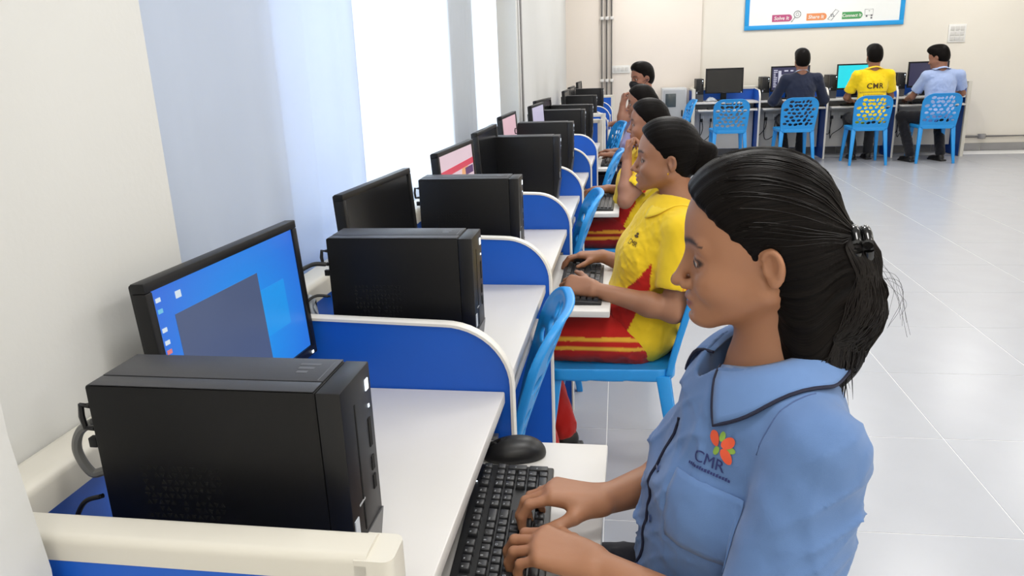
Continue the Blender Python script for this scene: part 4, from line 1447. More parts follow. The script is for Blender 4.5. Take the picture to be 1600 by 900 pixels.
def wrinkle(amp, seed, scale=1.0, calm=None):
    """cloth folds: warped ridges; calm=(point, radius) keeps the cloth smooth around a point"""
    r = np.random.RandomState(seed)
    K = (r.normal(size=(9, 3)) * np.array([105, 105, 75]) * scale).astype(np.float32)
    ph = r.uniform(0, 6.28, 9)
    K2 = (r.normal(size=(5, 3)) * 17 * scale).astype(np.float32)
    p2 = r.uniform(0, 6.28, 5)
    def fn(P):
        P = P.astype(np.float32)
        warp = sum(np.sin(P @ K2[i] + p2[i]) for i in range(5)) * 0.9
        m = 0.55 + 0.45 * np.sin(P @ K2[0] * 0.8 + 1.0)
        d = sum((1 - np.abs(np.sin((P @ K[i] + ph[i]) * 0.5 + warp * 0.6))) ** 3 for i in range(5))
        d2 = sum(np.sin(P @ K[i] * 0.5 + ph[i] + warp) for i in range(4, 9))
        o = amp * (0.30 * d2 / 2.2 - 0.75 * m * (d - 1.1))
        if calm is not None:
            w = np.clip((np.sqrt(((P - calm[0]) ** 2).sum(-1)) - calm[1]) / 0.06, 0, 1)
            o = o * w
        return o.astype(np.float32)
    return fn

def shoe_mesh(parent, ank, toe, base):
    ank = V3(ank)
    d = nrm(V3(toe[0], toe[1], 0))
    l = np.cross(V3(0, 0, 1), d)
    A = np.array([d, l, V3(0, 0, 1)])
    s = SDF()
    c = V3(ank[0], ank[1], 0.0)
    s.ell(c + d * 0.075 + V3(0, 0, 0.028), (0.105, 0.045, 0.034), A, k=0.02)
    s.ell(c - d * 0.01 + V3(0, 0, 0.045), (0.052, 0.040, 0.050), A, k=0.03)
    s.box(c + d * 0.045 + V3(0, 0, 0.010), (0.125, 0.042, 0.010), A, r=0.009, k=0.01)
    s.plane((0, 0, 0.001), (0, 0, -1), 0.002)
    s.mesh('shoe', 0.008, M_shoe, parent, base)

def project(bvh, p, direction, off=0.0015):
    loc, nor, idx, dist = bvh.ray_cast(Vector(p), Vector(direction).normalized())
    if loc is None:
        return None
    if nor.dot(Vector(direction)) > 0:
        nor = -nor
    return loc + nor * off

def bvh_of(v, q):
    return BVHTree.FromPolygons([tuple(p) for p in v], [tuple(int(i) for i in f) for f in q])

def surface_tube(name, bvh, pts, direction, r, material, parent, base, off=0.0):
    out = [project(bvh, p, direction, off) for p in pts]
    out = [p - Vector(base) for p in out if p is not None]
    if len(out) > 1:
        return MB().tube(out, r, 6).build(name, material, parent)

def decal_text(name, bvh, me, origin, right, up, direction, material, parent, base, off=0.0012):
    right, up = Vector(right), Vector(up)
    org = Vector(origin)
    for v in me.vertices:
        p = org + right * v.co.x + up * v.co.y - Vector(direction) * 0.15
        h = project(bvh, p, direction, off + v.co.z)
        v.co = (h - Vector(base)) if h is not None else (org - Vector(base))
    return link_mesh(name, me, material, parent)

def disc_decal(name, bvh, origin, right, up, direction, a, b, ang, material, parent, base, off=0.002):
    n = 18
    vs, fs = [], []
    right, up = Vector(right), Vector(up)
    for ring in (0.0, 0.55, 1.0):
        for i in range(n if ring else 1):
            t = 6.2832 * i / n
            x, y = a * ring * math.cos(t), b * ring * math.sin(t)
            x, y = x * math.cos(ang) - y * math.sin(ang), x * math.sin(ang) + y * math.cos(ang)
            h = project(bvh, Vector(origin) + right * x + up * y - Vector(direction) * 0.15, direction, off)
            vs.append((h if h is not None else Vector(origin)) - Vector(base))
    for i in range(n):
        j = (i + 1) % n
        fs.append((0, 1 + i, 1 + j))
        fs.append((1 + i, 1 + n + i, 1 + n + j, 1 + j))
    o = MB().add(vs, fs).build(name, material, parent)
    return o

def push_many(S, P, mn, it=5):
    """move points lying under the surface out to the distance mn (vectorised)"""
    P = np.array(P, float)
    sh_ = P.shape
    P = P.reshape(-1, 3)
    mn = np.broadcast_to(np.asarray(mn, float).reshape(-1) if np.ndim(mn) else mn, (len(P),)).copy()
    for _ in range(it):
        d = S(P)
        idx = np.nonzero(d < mn - 1e-4)[0]
        if len(idx) == 0:
            break
        Q = P[idx]
        g_ = np.stack([S(Q + e_) - S(Q - e_) for e_ in np.eye(3) * 0.002], -1)
        g_ /= np.maximum(np.linalg.norm(g_, axis=1, keepdims=True), 1e-9)
        P[idx] = Q + g_ * ((mn[idx] - d[idx]) * 1.02)[:, None]
    return P.reshape(sh_)

def collar_mesh(S, nb, fr, base, material, parent, piping=None, r0=0.060, drop=0.040, point=0.035, a_front=0.55, rise=0.035, a_point=1.0, front_r=0.012, front_t=-0.015):
    """two collar leaves folded down around the neck"""
    f, l, t = fr
    c = V3(nb)
    for sd in (-1, 1):
        rows, n = 7, 26
        G = np.zeros((n + 1, rows + 1, 3))
        for i in range(n + 1):
            k = i / n
            a = math.pi * (1 - k) + a_front * k
            a2 = math.pi * (1 - k) + a_point * k
            out = nrm(f * math.cos(a) + l * sd * math.sin(a))
            out2 = nrm(f * math.cos(a2) + l * sd * math.sin(a2))
            inner = c + out * (r0 + front_r * k ** 1.6) + t * (rise * (1 - k ** 1.6) + front_t * k ** 1.6)
            ln = drop + point * k ** 2.2
            for j in range(rows + 1):
                w = j / rows
                p = inner + out2 * (0.006 * min(1, w * 4) + 0.70 * ln * w) + t * (0.010 * math.sin(min(1, w * 1.6) * math.pi) - ln * (0.50 + 0.25 * k) * w)
                G[i, j] = p
        G = push_many(S, G, np.tile(0.0085 - 0.0025 * np.arange(rows + 1) / rows, n + 1))
        for _ in range(3):
            H = G.copy()
            H[1:-1, :] = 0.5 * G[1:-1, :] + 0.25 * (G[2:, :] + G[:-2, :])
            G = H
            H = G.copy()
            H[:, 1:-1] = 0.5 * G[:, 1:-1] + 0.25 * (G[:, 2:] + G[:, :-2])
            G = H
        grid = [Vector(p) - Vector(base) for p in G.reshape(-1, 3)]
        fs = []
        for i in range(n):
            for j in range(rows):
                q = i * (rows + 1) + j
                fs.append((q, q + 1, q + rows + 2, q + rows + 1))
        o = MB().add(grid, fs).build('collar', material, parent)
        so = o.modifiers.new('thickness', 'SOLIDIFY')
        so.thickness = 0.0024
        so.offset = 0.0
        if piping:
            edge = [grid[i * (rows + 1) + rows] for i in range(n + 1)] + [grid[n * (rows + 1) + j] for j in range(rows - 1, -1, -1)]
            MB().tube(edge, 0.0024, 6).build('piping', piping, parent)

def flat_cloth(name, rgb):
    return mat(name, rgb, 0.85, 0.05, 40, bump=0.2, bscale=1500, sheen=0.2, spec=0.2)

def person(label, group, c):
    """c: dictionary of joints (world metres), colours and styles"""
    base = V3(c['pv'][0], c['pv'][1], 0.0)
    h = c.get('h', 0.005)
    fr = head_frame(c['f'], c.get('u', (0, 0, 1)))
    f, l, u = fr
    sc = c.get('hs', 1.0)
    hc = V3(c['head'])
    tf = torso_frame(c['pv'], c['nb'], c['sL'], c['sR'])
    fT, lT, tT = tf
    pv, nb = V3(c['pv']), V3(c['nb'])
    male = c.get('male', False)
    bw = c.get('bw', 1.0)
    # ---- skin: head, neck, core of the trunk, arms and hands in one surface
    s = SDF()
    add_head(s, hc, fr, sc, male, c.get('detail', True))
    s.cone(hc + (-f * 0.022 - u * 0.045) * sc, nb + tT * 0.015, (0.047 if not male else 0.053) * sc, (0.052 if not male else 0.058) * sc, k=0.03)
    L = np.linalg.norm(nb - pv)
    At = np.array([fT, lT, tT])
    s.ell(pv + tT * L * 0.70, (0.075, 0.115 * bw, 0.16), At, k=0.05)
    s.ell(pv + tT * L * 0.35, (0.075, 0.105 * bw, 0.17), At, k=0.05)
    ar = c.get('ar', (0.042, 0.034, 0.036, 0.0225))
    for sd, S, E, Wr in ((1, 'sL', 'eL', 'wL'), (-1, 'sR', 'eR', 'wR')):
        s.cone(nb - tT * 0.045 + lT * sd * 0.04, V3(c[S]) - tT * 0.01, 0.045, 0.042, k=0.03)
        add_arm(s, c[S], c[E], c[Wr], ar)
        hd = c['hL' if sd > 0 else 'hR']
        add_hand(s, V3(c[Wr]), hd['d'], hd['n'], sd, hd.get('curl', (22, 42, 22)), hd.get('spread', 0.06), hd.get('thumb', (0.6, 0.55, -0.35)), hd.get('sc', 0.95), hd.get('varc', (0, 0, 0, 0)))
    body, v, q = s.mesh('person', h, M_skin, None, base)
    body.location = base
    col_attr(body.data, skin_cols(v, hc, fr, c.get('skin', (150, 100, 76)), sc, c.get('lip', (140, 78, 70))))
    tag(body, label, 'person', group)
    # ---- eyes
    if c.get('detail', True):
        for sd in (-1, 1):
            ec = hc + (f * 0.0718 + l * sd * 0.032 + u * 0.006) * sc
            g = nrm(f + l * sd * 0.06 - u * 0.18)
            vs, fs = [], []
            a_, b_, _ = frame_of(g)
            nr, ns = 14, 18
            cols = []
            for i in range(nr + 1):
                th_ = math.pi * i / nr
                for k in range(ns):
                    ph_ = 6.2832 * k / ns
                    vs.append(Vector(ec) + (Vector(g) * math.cos(th_) + (a_ * math.cos(ph_) + b_ * math.sin(ph_)) * math.sin(th_)) * 0.0142 * sc - Vector(base))
                    cols.append(lin((18, 12, 10)) if th_ < 0.45 else lin((196, 186, 178)))
            for i in range(nr):
                for k in range(ns):
                    k2 = (k + 1) % ns
                    fs.append((i * ns + k, i * ns + k2, (i + 1) * ns + k2, (i + 1) * ns + k))
            e = MB().add(vs, fs).build('eye', M_eye, body)
            col_attr(e.data, np.array(cols))
    # ---- hair
    s = SDF()
    A = np.array([f, l, u])
    def P(a, b, d):
        return hc + (f * a + l * b + u * d) * sc
    hs = c['hair']
    if hs in ('short', 'crop'):
        s.ell(P(-0.012, 0, 0.050), tuple(x * sc for x in (0.099, 0.079, 0.094)), A, k=0.02)
        s.ell(P(-0.030, 0, 0.000), tuple(x * sc for x in (0.078, 0.072, 0.075)), A, k=0.03)
        s.ell(P(0.035, 0.01, 0.098), tuple(x * sc for x in (0.068, 0.062, 0.052)), A, k=0.03)
        n_ = f * 0.80 - u * 0.60
        s.plane(P(0.066, 0, 0.060), n_, 0.012)
        s.plane(P(-0.05, 0, -0.052 if hs == 'short' else -0.02), -u * 0.90 + f * 0.45, 0.012)
        for sd in (-1, 1):
            s.ell(P(0.0, sd * 0.080, -0.004), tuple(x * sc for x in (0.026, 0.026, 0.034)), A, k=0.008, op='s')
    else:
        s.ell(P(-0.006, 0, 0.050), tuple(x * sc for x in (0.093, 0.0775, 0.089)), A, k=0.02)
        s.ell(P(0.030, 0.0, 0.072), tuple(x * sc for x in (0.064, 0.061, 0.056)), A, k=0.03)
        n_ = f * 0.76 - u * 0.65
        s.plane(P(0.056, 0, 0.058), n_, 0.010)
        for sd in (-1, 1):
            s.ell(P(-0.002, sd * 0.084, 0.000), tuple(x * sc for x in (0.021, 0.022, 0.030)), A, k=0.006, op='s')
        s.cone(P(-0.034, 0, -0.015), P(-0.050, 0, 0.015), 0.050 * sc, 0.046 * sc, k=0.03)
        for args in c.get('tail', []):
            (a, b, ra, rb) = args
            s.cone(P(*a), P(*b), ra * sc, rb * sc, k=0.025)
        for (a, r) in c.get('tail_ell', []):
            s.ell(P(*a), tuple(x * sc for x in r), A, k=0.03)
    clip = P(*c.get('clip', (-0.10, 0, 0.035)))
    rs = np.random.RandomState(3)
    fq = rs.randint(14, 70, 7); pq = rs.uniform(0, 6.28, 7)
    aa = nrm(f * 0.98 - u * 0.15)
    bb_ = nrm(u - aa * (u @ aa)); cc_ = np.cross(aa, bb_)
    def hb(Pt):
        d = Pt - clip
        ang = np.arctan2(d @ cc_, d @ bb_)
        rad = np.sqrt((d @ cc_) ** 2 + (d @ bb_) ** 2)
        w = np.clip(rad / 0.03, 0, 1)
        return (sum(np.sin(ang * fq[i] + pq[i]) for i in range(7)) * 0.00026 * w * c.get('ridge', 1.0)).astype(np.float32)
    s.bump = hb
    S_hair = s
    hr, hv, hq = s.mesh('hair', c.get('hh', h), M_hair, body, base)
    strand_attr(hr.data, hv, clip, aa, u)
    # ---- shirt
    W0 = c.get('shirt_w', 1.0)
    s = SDF()
    dep = c.get('shirt_d', 1.0)
    s.ell(pv + tT * L * 0.70 + fT * 0.008, (0.112 * dep, 0.150 * W0, 0.185), At, k=0.05)
    s.ell(pv + tT * L * 0.36 + fT * c.get('belly', 0.012), (0.118 * dep, 0.142 * W0, 0.17), At, k=0.06)
    s.ell(pv + tT * L * 0.05 + fT * 0.004, (0.132 * dep, 0.168 * W0, 0.13), At, k=0.06)
    if not male:
        for sd in (-1, 1):
            s.ell(pv + tT * L * 0.58 + fT * 0.075 * dep + lT * sd * 0.066, (0.055, 0.058, 0.062), At, k=0.05)
    slr = c.get('sleeve_r', (0.056, 0.060))
    cut = []
    for sd, S, E, Wr in ((1, 'sL', 'eL', 'wL'), (-1, 'sR', 'eR', 'wR')):
        S_, E_, W_ = V3(c[S]), V3(c[E]), V3(c[Wr])
        s.cone(nb - tT * 0.030 + lT * sd * 0.045, S_ + tT * 0.002, 0.046, slr[0] - 0.002, k=0.045)
        fr_ = c.get('sleeve', 0.70)
        if fr_ <= 1.0:
            e = S_ + (E_ - S_) * fr_
            s.cone(S_, e, slr[0], slr[1], k=c.get('sleeve_k', 0.02))
            cut.append((e, nrm(E_ - S_), S_, E_))
        else:
            s.cone(S_, E_, slr[0], slr[1] * 0.92, k=0.035)
            e = E_ + (W_ - E_) * (fr_ - 1.0)
            s.cone(E_, e, slr[1] * 0.92, slr[1] * 0.68, k=0.03)
            cut.append((e, nrm(W_ - E_), E_, W_))
    for e, d, a, b in cut:
        # flat sleeve end, hollow inside
        s.ell(e + d * 0.060, (0.060, slr[1] + 0.02, slr[1] + 0.02), np.array([d, *[np.array(x) for x in frame_of(d)[:2]]]), k=0.004, op='s')
        s.cone(e - d * 0.016, e + d * 0.01, slr[1] - 0.017, slr[1] - 0.015, k=0.004, op='s')
    # neck hole
    s.cone(nb + tT * 0.0 + fT * 0.008, nb + tT * 0.12, c.get('neck_hole', 0.058), 0.075, k=0.008, op='s')
    if c.get('vneck'):
        s.cone(nb - tT * 0.055 + fT * 0.085, nb + tT * 0.04 + fT * 0.055, 0.012, 0.045, k=0.008, op='s')
    s.plane(pv - tT * c.get('hem', 0.05), -tT, 0.01)
    wf = wrinkle(c.get('wr', 0.003), c.get('seed', 1), 1.0, (nb.astype(np.float32), 0.085))
    s.bump = wf
    S_shirt = s
    sh, sv, sq = s.mesh('blazer' if c.get('blazer') else 'shirt', c.get('sh', h * 1.5), M_cloth, body, base)
    dq = sv - pv
    a, b, d = dq @ fT, dq @ lT, (dq @ tT) / L
    cols = np.tile(lin(c['shirt']), (len(sv), 1))
    if c.get('panel') is not None:
        # side panels and sleeve stripe of another cloth colour
        red = lin(c['panel'])
        sleeve_pt = np.zeros(len(sv), bool)
        for sd, S, E in ((1, 'sL', 'eL'), (-1, 'sR', 'eR')):
            S_, E_ = V3(c[S]), V3(c[E])
            ad = nrm(E_ - S_)
            rel = sv - S_
            along = rel @ ad
            on = (along > -0.045) & (np.linalg.norm(rel - np.outer(along, ad), axis=1) < 0.078) & (b * sd > 0.105)
            e1 = lT * sd
            e1 = nrm(e1 - ad * (e1 @ ad))
            e2 = np.cross(ad, e1)
            if e2 @ fT < 0:
                e2 = -e2
            w_ = rel @ e2
            o1 = (rel @ e1) > 0.0
            cols[on & o1 & (w_ > -0.034) & (w_ < -0.019)] = red
            cols[on & o1 & (w_ > -0.014) & (w_ < -0.009)] = lin((226, 120, 40))
            sleeve_pt |= on
        cen = 0.030 + 0.13 * (0.62 - d)
        hwid = 0.018 + 0.040 * np.clip(0.62 - d, 0, 1)
        side = (np.abs(b) > 0.050) & (np.abs(a - cen) < hwid) & (d < 0.66) & ~sleeve_pt
        cols[side] = red
    col_attr(sh.data, cols)
    bvh = bvh_of(sv, sq)
    if c.get('collar'):
        collar_mesh(S_shirt, nb, tf, base, flat_cloth(*c['collar']), sh, c.get('piping'), **c.get('collar_kw', {}))
    # ---- trousers
    s = SDF()
    tw = c.get('leg_r', (0.086, 0.064, 0.056))
    s.ell(pv + V3(0, 0, -0.01), (0.125, 0.125, 0.095), At, k=0.05)
    legs = []
    for sd, H, K, N in ((1, 'hipL', 'kL', 'aL'), (-1, 'hipR', 'kR', 'aR')):
        Hh, K_, N_ = V3(c[H]), V3(c[K]), V3(c[N])
        s.cone(Hh, K_, tw[0], tw[1], k=0.04)
        s.cone(K_, N_, tw[1], tw[2], k=0.03)
        legs.append((Hh, K_, N_, sd))
    for Hh, K_, N_, sd in legs:
        pass
    s.plane((0, 0, max(0.03, min(c['aL'][2], c['aR'][2]) - 0.035)), (0, 0, -1), 0.004)
    s.bump = wrinkle(c.get('wr', 0.003) * 1.2, c.get('seed', 1) + 5)
    tr, tv, tq = s.mesh('trousers', c.get('th', 0.009), M_cloth, body, base)
    cols = np.tile(lin(c['trouser']), (len(tv), 1))
    if c.get('stripe') is not None:
        for Hh, K_, N_, sd in legs:
            ax = nrm(K_ - Hh)
            out = lT * sd
            out = nrm(out - ax * (out @ ax))
            upv = np.cross(ax, out)
            if upv[2] < 0:
                upv = -upv
            rel = tv - Hh
            al = rel @ ax
            on = (al > -0.05) & (al < np.linalg.norm(K_ - Hh) + 0.05) & (rel @ out > 0.02)
            hgt = rel @ upv
            for c0 in (-0.006, 0.024):
                cols[on & (np.abs(hgt - c0) < 0.0065)] = lin(c['stripe'])
    col_attr(tr.data, cols)
    for sd, N in ((1, 'aL'), (-1, 'aR')):
        if c.get('shoes', True):
            shoe_mesh(body, c[N], c.get('toe', (fT[0], fT[1])), base)
    return dict(body=body, bvh=bvh, tf=tf, base=base, P=P, shirt=sh, hair=hr, S_hair=S_hair, S_shirt=S_shirt, sv=sv, fr=fr, hc=hc, L=L)

# ------------------------------------------------------------------ the girl in the blue shirt
g = person('girl in a blue collared shirt with a hair clip, typing at the first desk', None, dict(
    pv=(0.185, 1.0, 0.53), nb=(0.208, 1.0, 0.958), head=(0.185, 1.0, 1.113), f=(-0.98, 0.10, -0.10), hs=1.0,
    sL=(0.236, 0.852, 0.905), eL=(0.178, 0.790, 0.668), wL=(-0.030, 0.893, 0.704),
    sR=(0.205, 1.138, 0.898), eR=(0.125, 1.205, 0.675), wR=(-0.022, 1.050, 0.706),
    hL=dict(d=(-0.93, 0.22, 0.16), n=(0.15, -0.15, 1), curl=(28, 48, 28), spread=0.10, varc=(0, -4, 0, 6), sc=0.97),
    hR=dict(d=(-0.97, -0.05, 0.20), n=(0.15, 0.10, 1), curl=(30, 50, 30), spread=0.12, varc=(-6, 0, 4, 8), sc=0.97, thumb=(0.75, 0.35, -0.45)),
    hipL=(0.15, 0.92, 0.515), kL=(-0.27, 0.90, 0.50), aL=(-0.25, 0.90, 0.09), hipR=(0.15, 1.08, 0.515), kR=(-0.27, 1.10, 0.50), aR=(-0.25, 1.10, 0.09),
    h=0.0028, hh=0.0027, sh=0.0040, skin=(165, 115, 84), lip=(132, 78, 72),
    hair='tail', clip=(-0.094, 0, 0.006), shirt=(98, 129, 178), trouser=(24, 26, 40), wr=0.0058, seed=4,
    tail=[((-0.080, 0, 0.012), (-0.100, 0.0, -0.015), 0.030, 0.036), ((-0.100, 0, -0.020), (-0.098, 0.006, -0.080), 0.038, 0.044), ((-0.098, 0.006, -0.080), (-0.078, 0.012, -0.138), 0.044, 0.034),
          ((-0.078, 0.012, -0.138), (-0.066, 0.016, -0.172), 0.036, 0.025), ((-0.044, 0.032, 0.0), (-0.046, 0.036, -0.150), 0.036, 0.033), ((-0.045, -0.03, 0.0), (-0.058, -0.035, -0.11), 0.036, 0.030)],
    ridge=1.3, sleeve=0.95, sleeve_r=(0.060, 0.072), sleeve_k=0.012, belly=0.035, shirt_d=1.08, vneck=True, neck_hole=0.076,
    collar=('blue_collar_cloth', (106, 139, 190)), piping=M_navy, collar_kw=dict(drop=0.046, point=0.024, a_front=0.38, a_point=1.42, r0=0.058, rise=0.060, front_r=0.030, front_t=0.004), hem=0.05))
base, bvh, sh = g['base'], g['bvh'], g['shirt']
fT, lT, tT = g['tf']
# placket piping, buttons
ctr = V3(0.208, 1.0, 0.958)
line = [ctr - tT * (0.075 + 0.0125 * k) + lT * 0.014 + fT * 0.3 for k in range(28)]
surface_tube('placket_piping', bvh, line, -fT, 0.0022, M_navy, sh, base, 0.0016)
for k in (2.2, 4.2, 6.2):
    h_ = project(bvh, ctr - tT * (0.06 + 0.04 * k) + lT * 0.026 + fT * 0.3, -fT, 0.0005)
    if h_ is not None:
        a_, b_, d_ = frame_of(-Vector(fT))
        MB().tube([h_ - Vector(base), h_ - Vector(base) + Vector(fT) * 0.003], 0.0055, 14).build('button', M_btn, sh)
M_seam = mat('blue_seam', (78, 100, 146), 0.85)
sL_ = V3(0.236, 0.852, 0.905)
seam = [sL_ + fT * (0.075 * math.cos(t_)) + tT * (0.085 * math.sin(t_) - 0.005) + lT * (-0.025 + 0.020 * math.cos(t_)) for t_ in [0.0 + 0.16 * i for i in range(11)]]
pts_ = [Vector(p) for p in push_many(g['S_shirt'], seam, 0.0)]
out_ = []
for p in pts_:
    loc, nor, idx, dist = bvh.find_nearest(p)
    out_.append(loc - Vector(base))
MB().tube(out_, 0.0011, 6).build('armhole_seam', M_seam, sh)
# chest emblem, lettering and pocket
nE = nrm((-0.72, -0.62, 0.30))
upE = nrm(V3(0, 0, 1) - nE * nE[2])
rtE = np.cross(-nE, upE)
org = V3(0.105, 0.915, 0.880) + rtE * 0.030 - upE * 0.006
M_emb = mat('navy_embroidery', (44, 52, 108), 0.8)
M_or = mat('emblem_orange', (232, 92, 58), 0.8)
M_gr = mat('emblem_green', (140, 176, 72), 0.8)
for dx, dy, an, mm in ((-0.010, 0.012, 2.3, M_or), (0.010, 0.013, 0.8, M_or), (0.011, -0.004, -0.75, M_or), (0.015, 0.005, 0.2, M_gr), (0.0, 0.018, 1.57, M_gr), (-0.004, -0.002, 4.3, M_gr)):
    big = mm is M_or
    disc_decal('emblem_petal', bvh, org + rtE * (dx + 0.006) + upE * (dy + 0.014), rtE, upE, -nE, 0.0105 if big else 0.0065, 0.0068 if big else 0.004, an, mm, sh, base, 0.0022 if big else 0.0016)
decal_text('emblem_lettering', bvh, text_mesh('emblem_lettering', 'CMR', 0.0215, 0.0002, 0.0), org - upE * 0.006 - rtE * 0.006, rtE, upE, -nE, M_emb, sh, base)
m = MB()
for i in range(16):
    p0 = org - upE * 0.021 + rtE * (-0.036 + 0.0040 * i)
    vs = []
    for dx, dy in ((0, 0), (0.0030, 0), (0.0030, 0.0034 + 0.0008 * (i % 3)), (0, 0.0034)):
        h_ = project(bvh, p0 + rtE * dx + upE * dy + nE * 0.15, -nE, 0.0013)
        vs.append((h_ - Vector(base)) if h_ is not None else Vector((0, 0, 0)))
    m.add(vs, [(0, 1, 2, 3)])
m.build('emblem_small_print', M_emb, sh)['kind'] = 'stuff'
vs, fs = [], []
for i in range(13):
    for j in range(11):
        h_ = project(bvh, org - upE * (0.034 + 0.0095 * j) + rtE * (-0.050 + 0.0085 * i) + nE * 0.15, -nE, 0.0022 if 0 < j else 0.0035)
        vs.append(h_ - Vector(base))
for i in range(12):
    for j in range(10):
        k = i * 11 + j
        fs.append((k, k + 1, k + 12, k + 11))
pk = MB().add(vs, fs).build('pocket', flat_cloth('blue_pocket_cloth', (98, 129, 178)), sh)
so = pk.modifiers.new('thickness', 'SOLIDIFY'); so.thickness = 0.0016
# hair clip: small claw made of ribbed loops
M_clip = mat('glossy_black_clip', (14, 14, 15), 0.12, 0.05, 30)
cp = g['P'](-0.110, 0.012, 0.006)
f_, l_, u_ = g['fr']
m = MB()
for k in range(3):
    o_ = -0.013 + 0.013 * k
    ring = []
    for i in range(13):
        t_ = 6.2832 * i / 12
        ring.append(Vector(cp + f_ * o_ + (l_ * math.cos(t_) + u_ * math.sin(t_)) * (0.0225 - 0.002 * abs(k - 1)) - base))
    m.tube(ring, 0.0068, 10)
m.build('hair_clip', M_clip, g['body'])

# loose strands over the gathered hair and its ragged ends
rs = random.Random(5)
m = MB()
S_ = []
for i in range(250):
    an = rs.uniform(-2.2, 2.2)
    sp = rs.uniform(0.5, 1.0)
    side_, upw = math.sin(an) * 0.045 * sp, math.cos(an)
    e_ = (-0.030 - 0.070 * rs.random(), side_ * 1.0 + 0.012 + rs.uniform(-0.01, 0.01), -0.155 - 0.050 * rs.random())
    wv = rs.uniform(-0.010, 0.010)
    q = [(-0.088, side_ * 0.30, 0.012 + 0.012 * upw), (-0.112 - 0.015 * upw, side_ * 0.8, -0.018), (-0.104 - 0.036 * max(0, upw) + wv, side_ * 1.2, -0.065), (0.4 * -0.10 + 0.6 * e_[0] - wv, side_ * 1.2, -0.118), e_]
    S_.append([tuple(p) for p in spline([tuple(g['P'](*w)) for w in q], 6)])
S_ = np.array(S_)
S_[:, :21] = push_many(g['S_hair'], S_[:, :21], 0.0010)
for row in S_:
    m.tube([Vector(p) - Vector(base) for p in row], [0.0006] * (len(row) - 2) + [0.0004, 0.0001], 4)
for i in range(70):
    an = rs.uniform(-1.4, 1.4)
    a0 = rs.uniform(0.0, 0.05)
    q = np.array([g['P'](a0 * (1 - k / 10) - 0.090 * k / 10, 0.080 * math.sin(an) * math.cos(k / 10 * 1.35), 0.010 + 0.115 * math.cos(an) * math.cos(k / 10 * 1.45) ** 0.8) for k in range(11)])
    q = q[g['S_hair'](q) < 0.004]
    if len(q) > 4:
        m.tube([Vector(p) - Vector(base) for p in push_many(g['S_hair'], q, 0.0006)], 0.0005, 4)
for i in range(9):
    P_ = [g['P'](-0.118, 0, -0.02), g['P'](-0.138, rs.uniform(-.01, .01), -0.03 + rs.uniform(-.02, .02)), g['P'](-0.150 - 0.02 * rs.random(), rs.uniform(-.02, .02), -0.04 - 0.04 * rs.random()), g['P'](-0.146 - 0.03 * rs.random(), rs.uniform(-.02, .02), -0.09 - 0.03 * rs.random())]
    m.tube([p - Vector(base) for p in spline([tuple(p) for p in P_], 5)], 0.00018, 4)
st_ = m.build('hair_strands', mat('black_hair_strand', (20, 16, 15), 0.4, spec=0.2), g['body'])
st_['kind'] = 'stuff'

# ------------------------------------------------------------------ the girl in the yellow polo
YEL, RED = (246, 206, 40), (196, 36, 30)
g2 = person('girl in a yellow and red polo and red striped trousers at the keyboard', None, dict(
    pv=(0.065, 2.40, 0.505), nb=(0.180, 2.40, 0.915), head=(0.150, 2.40, 1.052), f=(-0.985, 0.02, 0.03), hs=0.97,
    sL=(0.185, 2.262, 0.862), eL=(0.165, 2.215, 0.628), wL=(-0.075, 2.235, 0.690),
    sR=(0.165, 2.535, 0.862), eR=(0.110, 2.585, 0.640), wR=(-0.055, 2.600, 0.700),
    hL=dict(d=(-0.95, 0.25, 0.10), n=(0.2, -0.75, 0.75), curl=(45, 60, 35), spread=0.03, sc=0.95),
    hR=dict(d=(-0.98, 0.05, 0.05), n=(0.1, 0.1, 1), curl=(18, 36, 20), sc=0.93),
    hipL=(0.05, 2.315, 0.505), kL=(-0.33, 2.30, 0.50), aL=(-0.25, 2.31, 0.10), hipR=(0.05, 2.485, 0.505), kR=(-0.33, 2.50, 0.50), aR=(-0.20, 2.49, 0.10),
    h=0.0042, hh=0.0042, sh=0.0048, th=0.0060, skin=(158, 110, 82), hair='pony', clip=(-0.105, 0, 0.045), shirt=YEL, panel=RED, trouser=RED, stripe=(240, 180, 60), wr=0.0045, seed=8,
    tail=[((-0.095, 0, 0.045), (-0.118, 0, 0.030), 0.020, 0.026), ((-0.120, 0, 0.030), (-0.125, 0, -0.03), 0.027, 0.030), ((-0.125, 0, -0.03), (-0.110, 0, -0.16), 0.030, 0.016)],
    sleeve=0.66, sleeve_r=(0.056, 0.062), belly=0.012, collar=('yellow_collar_cloth', (250, 214, 60)), collar_kw=dict(drop=0.034, point=0.018, r0=0.056), hem=0.06))
tag(MB().lathe([(0.001, -0.004), (0.004, 0), (0.001, 0.004)], 10).build('earring', mat('gold', (212, 170, 80), 0.25, metal=0.9), g2['body'], loc=tuple(g2['P'](0.002, 0.078, -0.028) - g2['base'])))
b2, t2 = g2['base'], g2['tf']
n2 = nrm(t2[0] * 0.8 + t2[1] * 0.55)
up2 = nrm(t2[2] - n2 * (t2[2] @ n2)); rt2 = np.cross(-n2, up2)
o2 = V3(0.180, 2.40, 0.915) - t2[2] * 0.13 + t2[0] * 0.09 + t2[1] * 0.075
M_dk = mat('dark_embroidery', (86, 62, 22), 0.8)
decal_text('emblem_lettering', g2['bvh'], text_mesh('emblem_lettering', 'CMR', 0.022, 0.0002), o2, rt2, up2, -n2, M_dk, g2['shirt'], b2)
for k_, rr_ in ((0.022, 0.010), (0.030, 0.006)):
    disc_decal('emblem_crest', g2['bvh'], o2 + up2 * k_, rt2, up2, -n2, rr_, 0.004, 0, M_dk, g2['shirt'], b2, 0.0015)

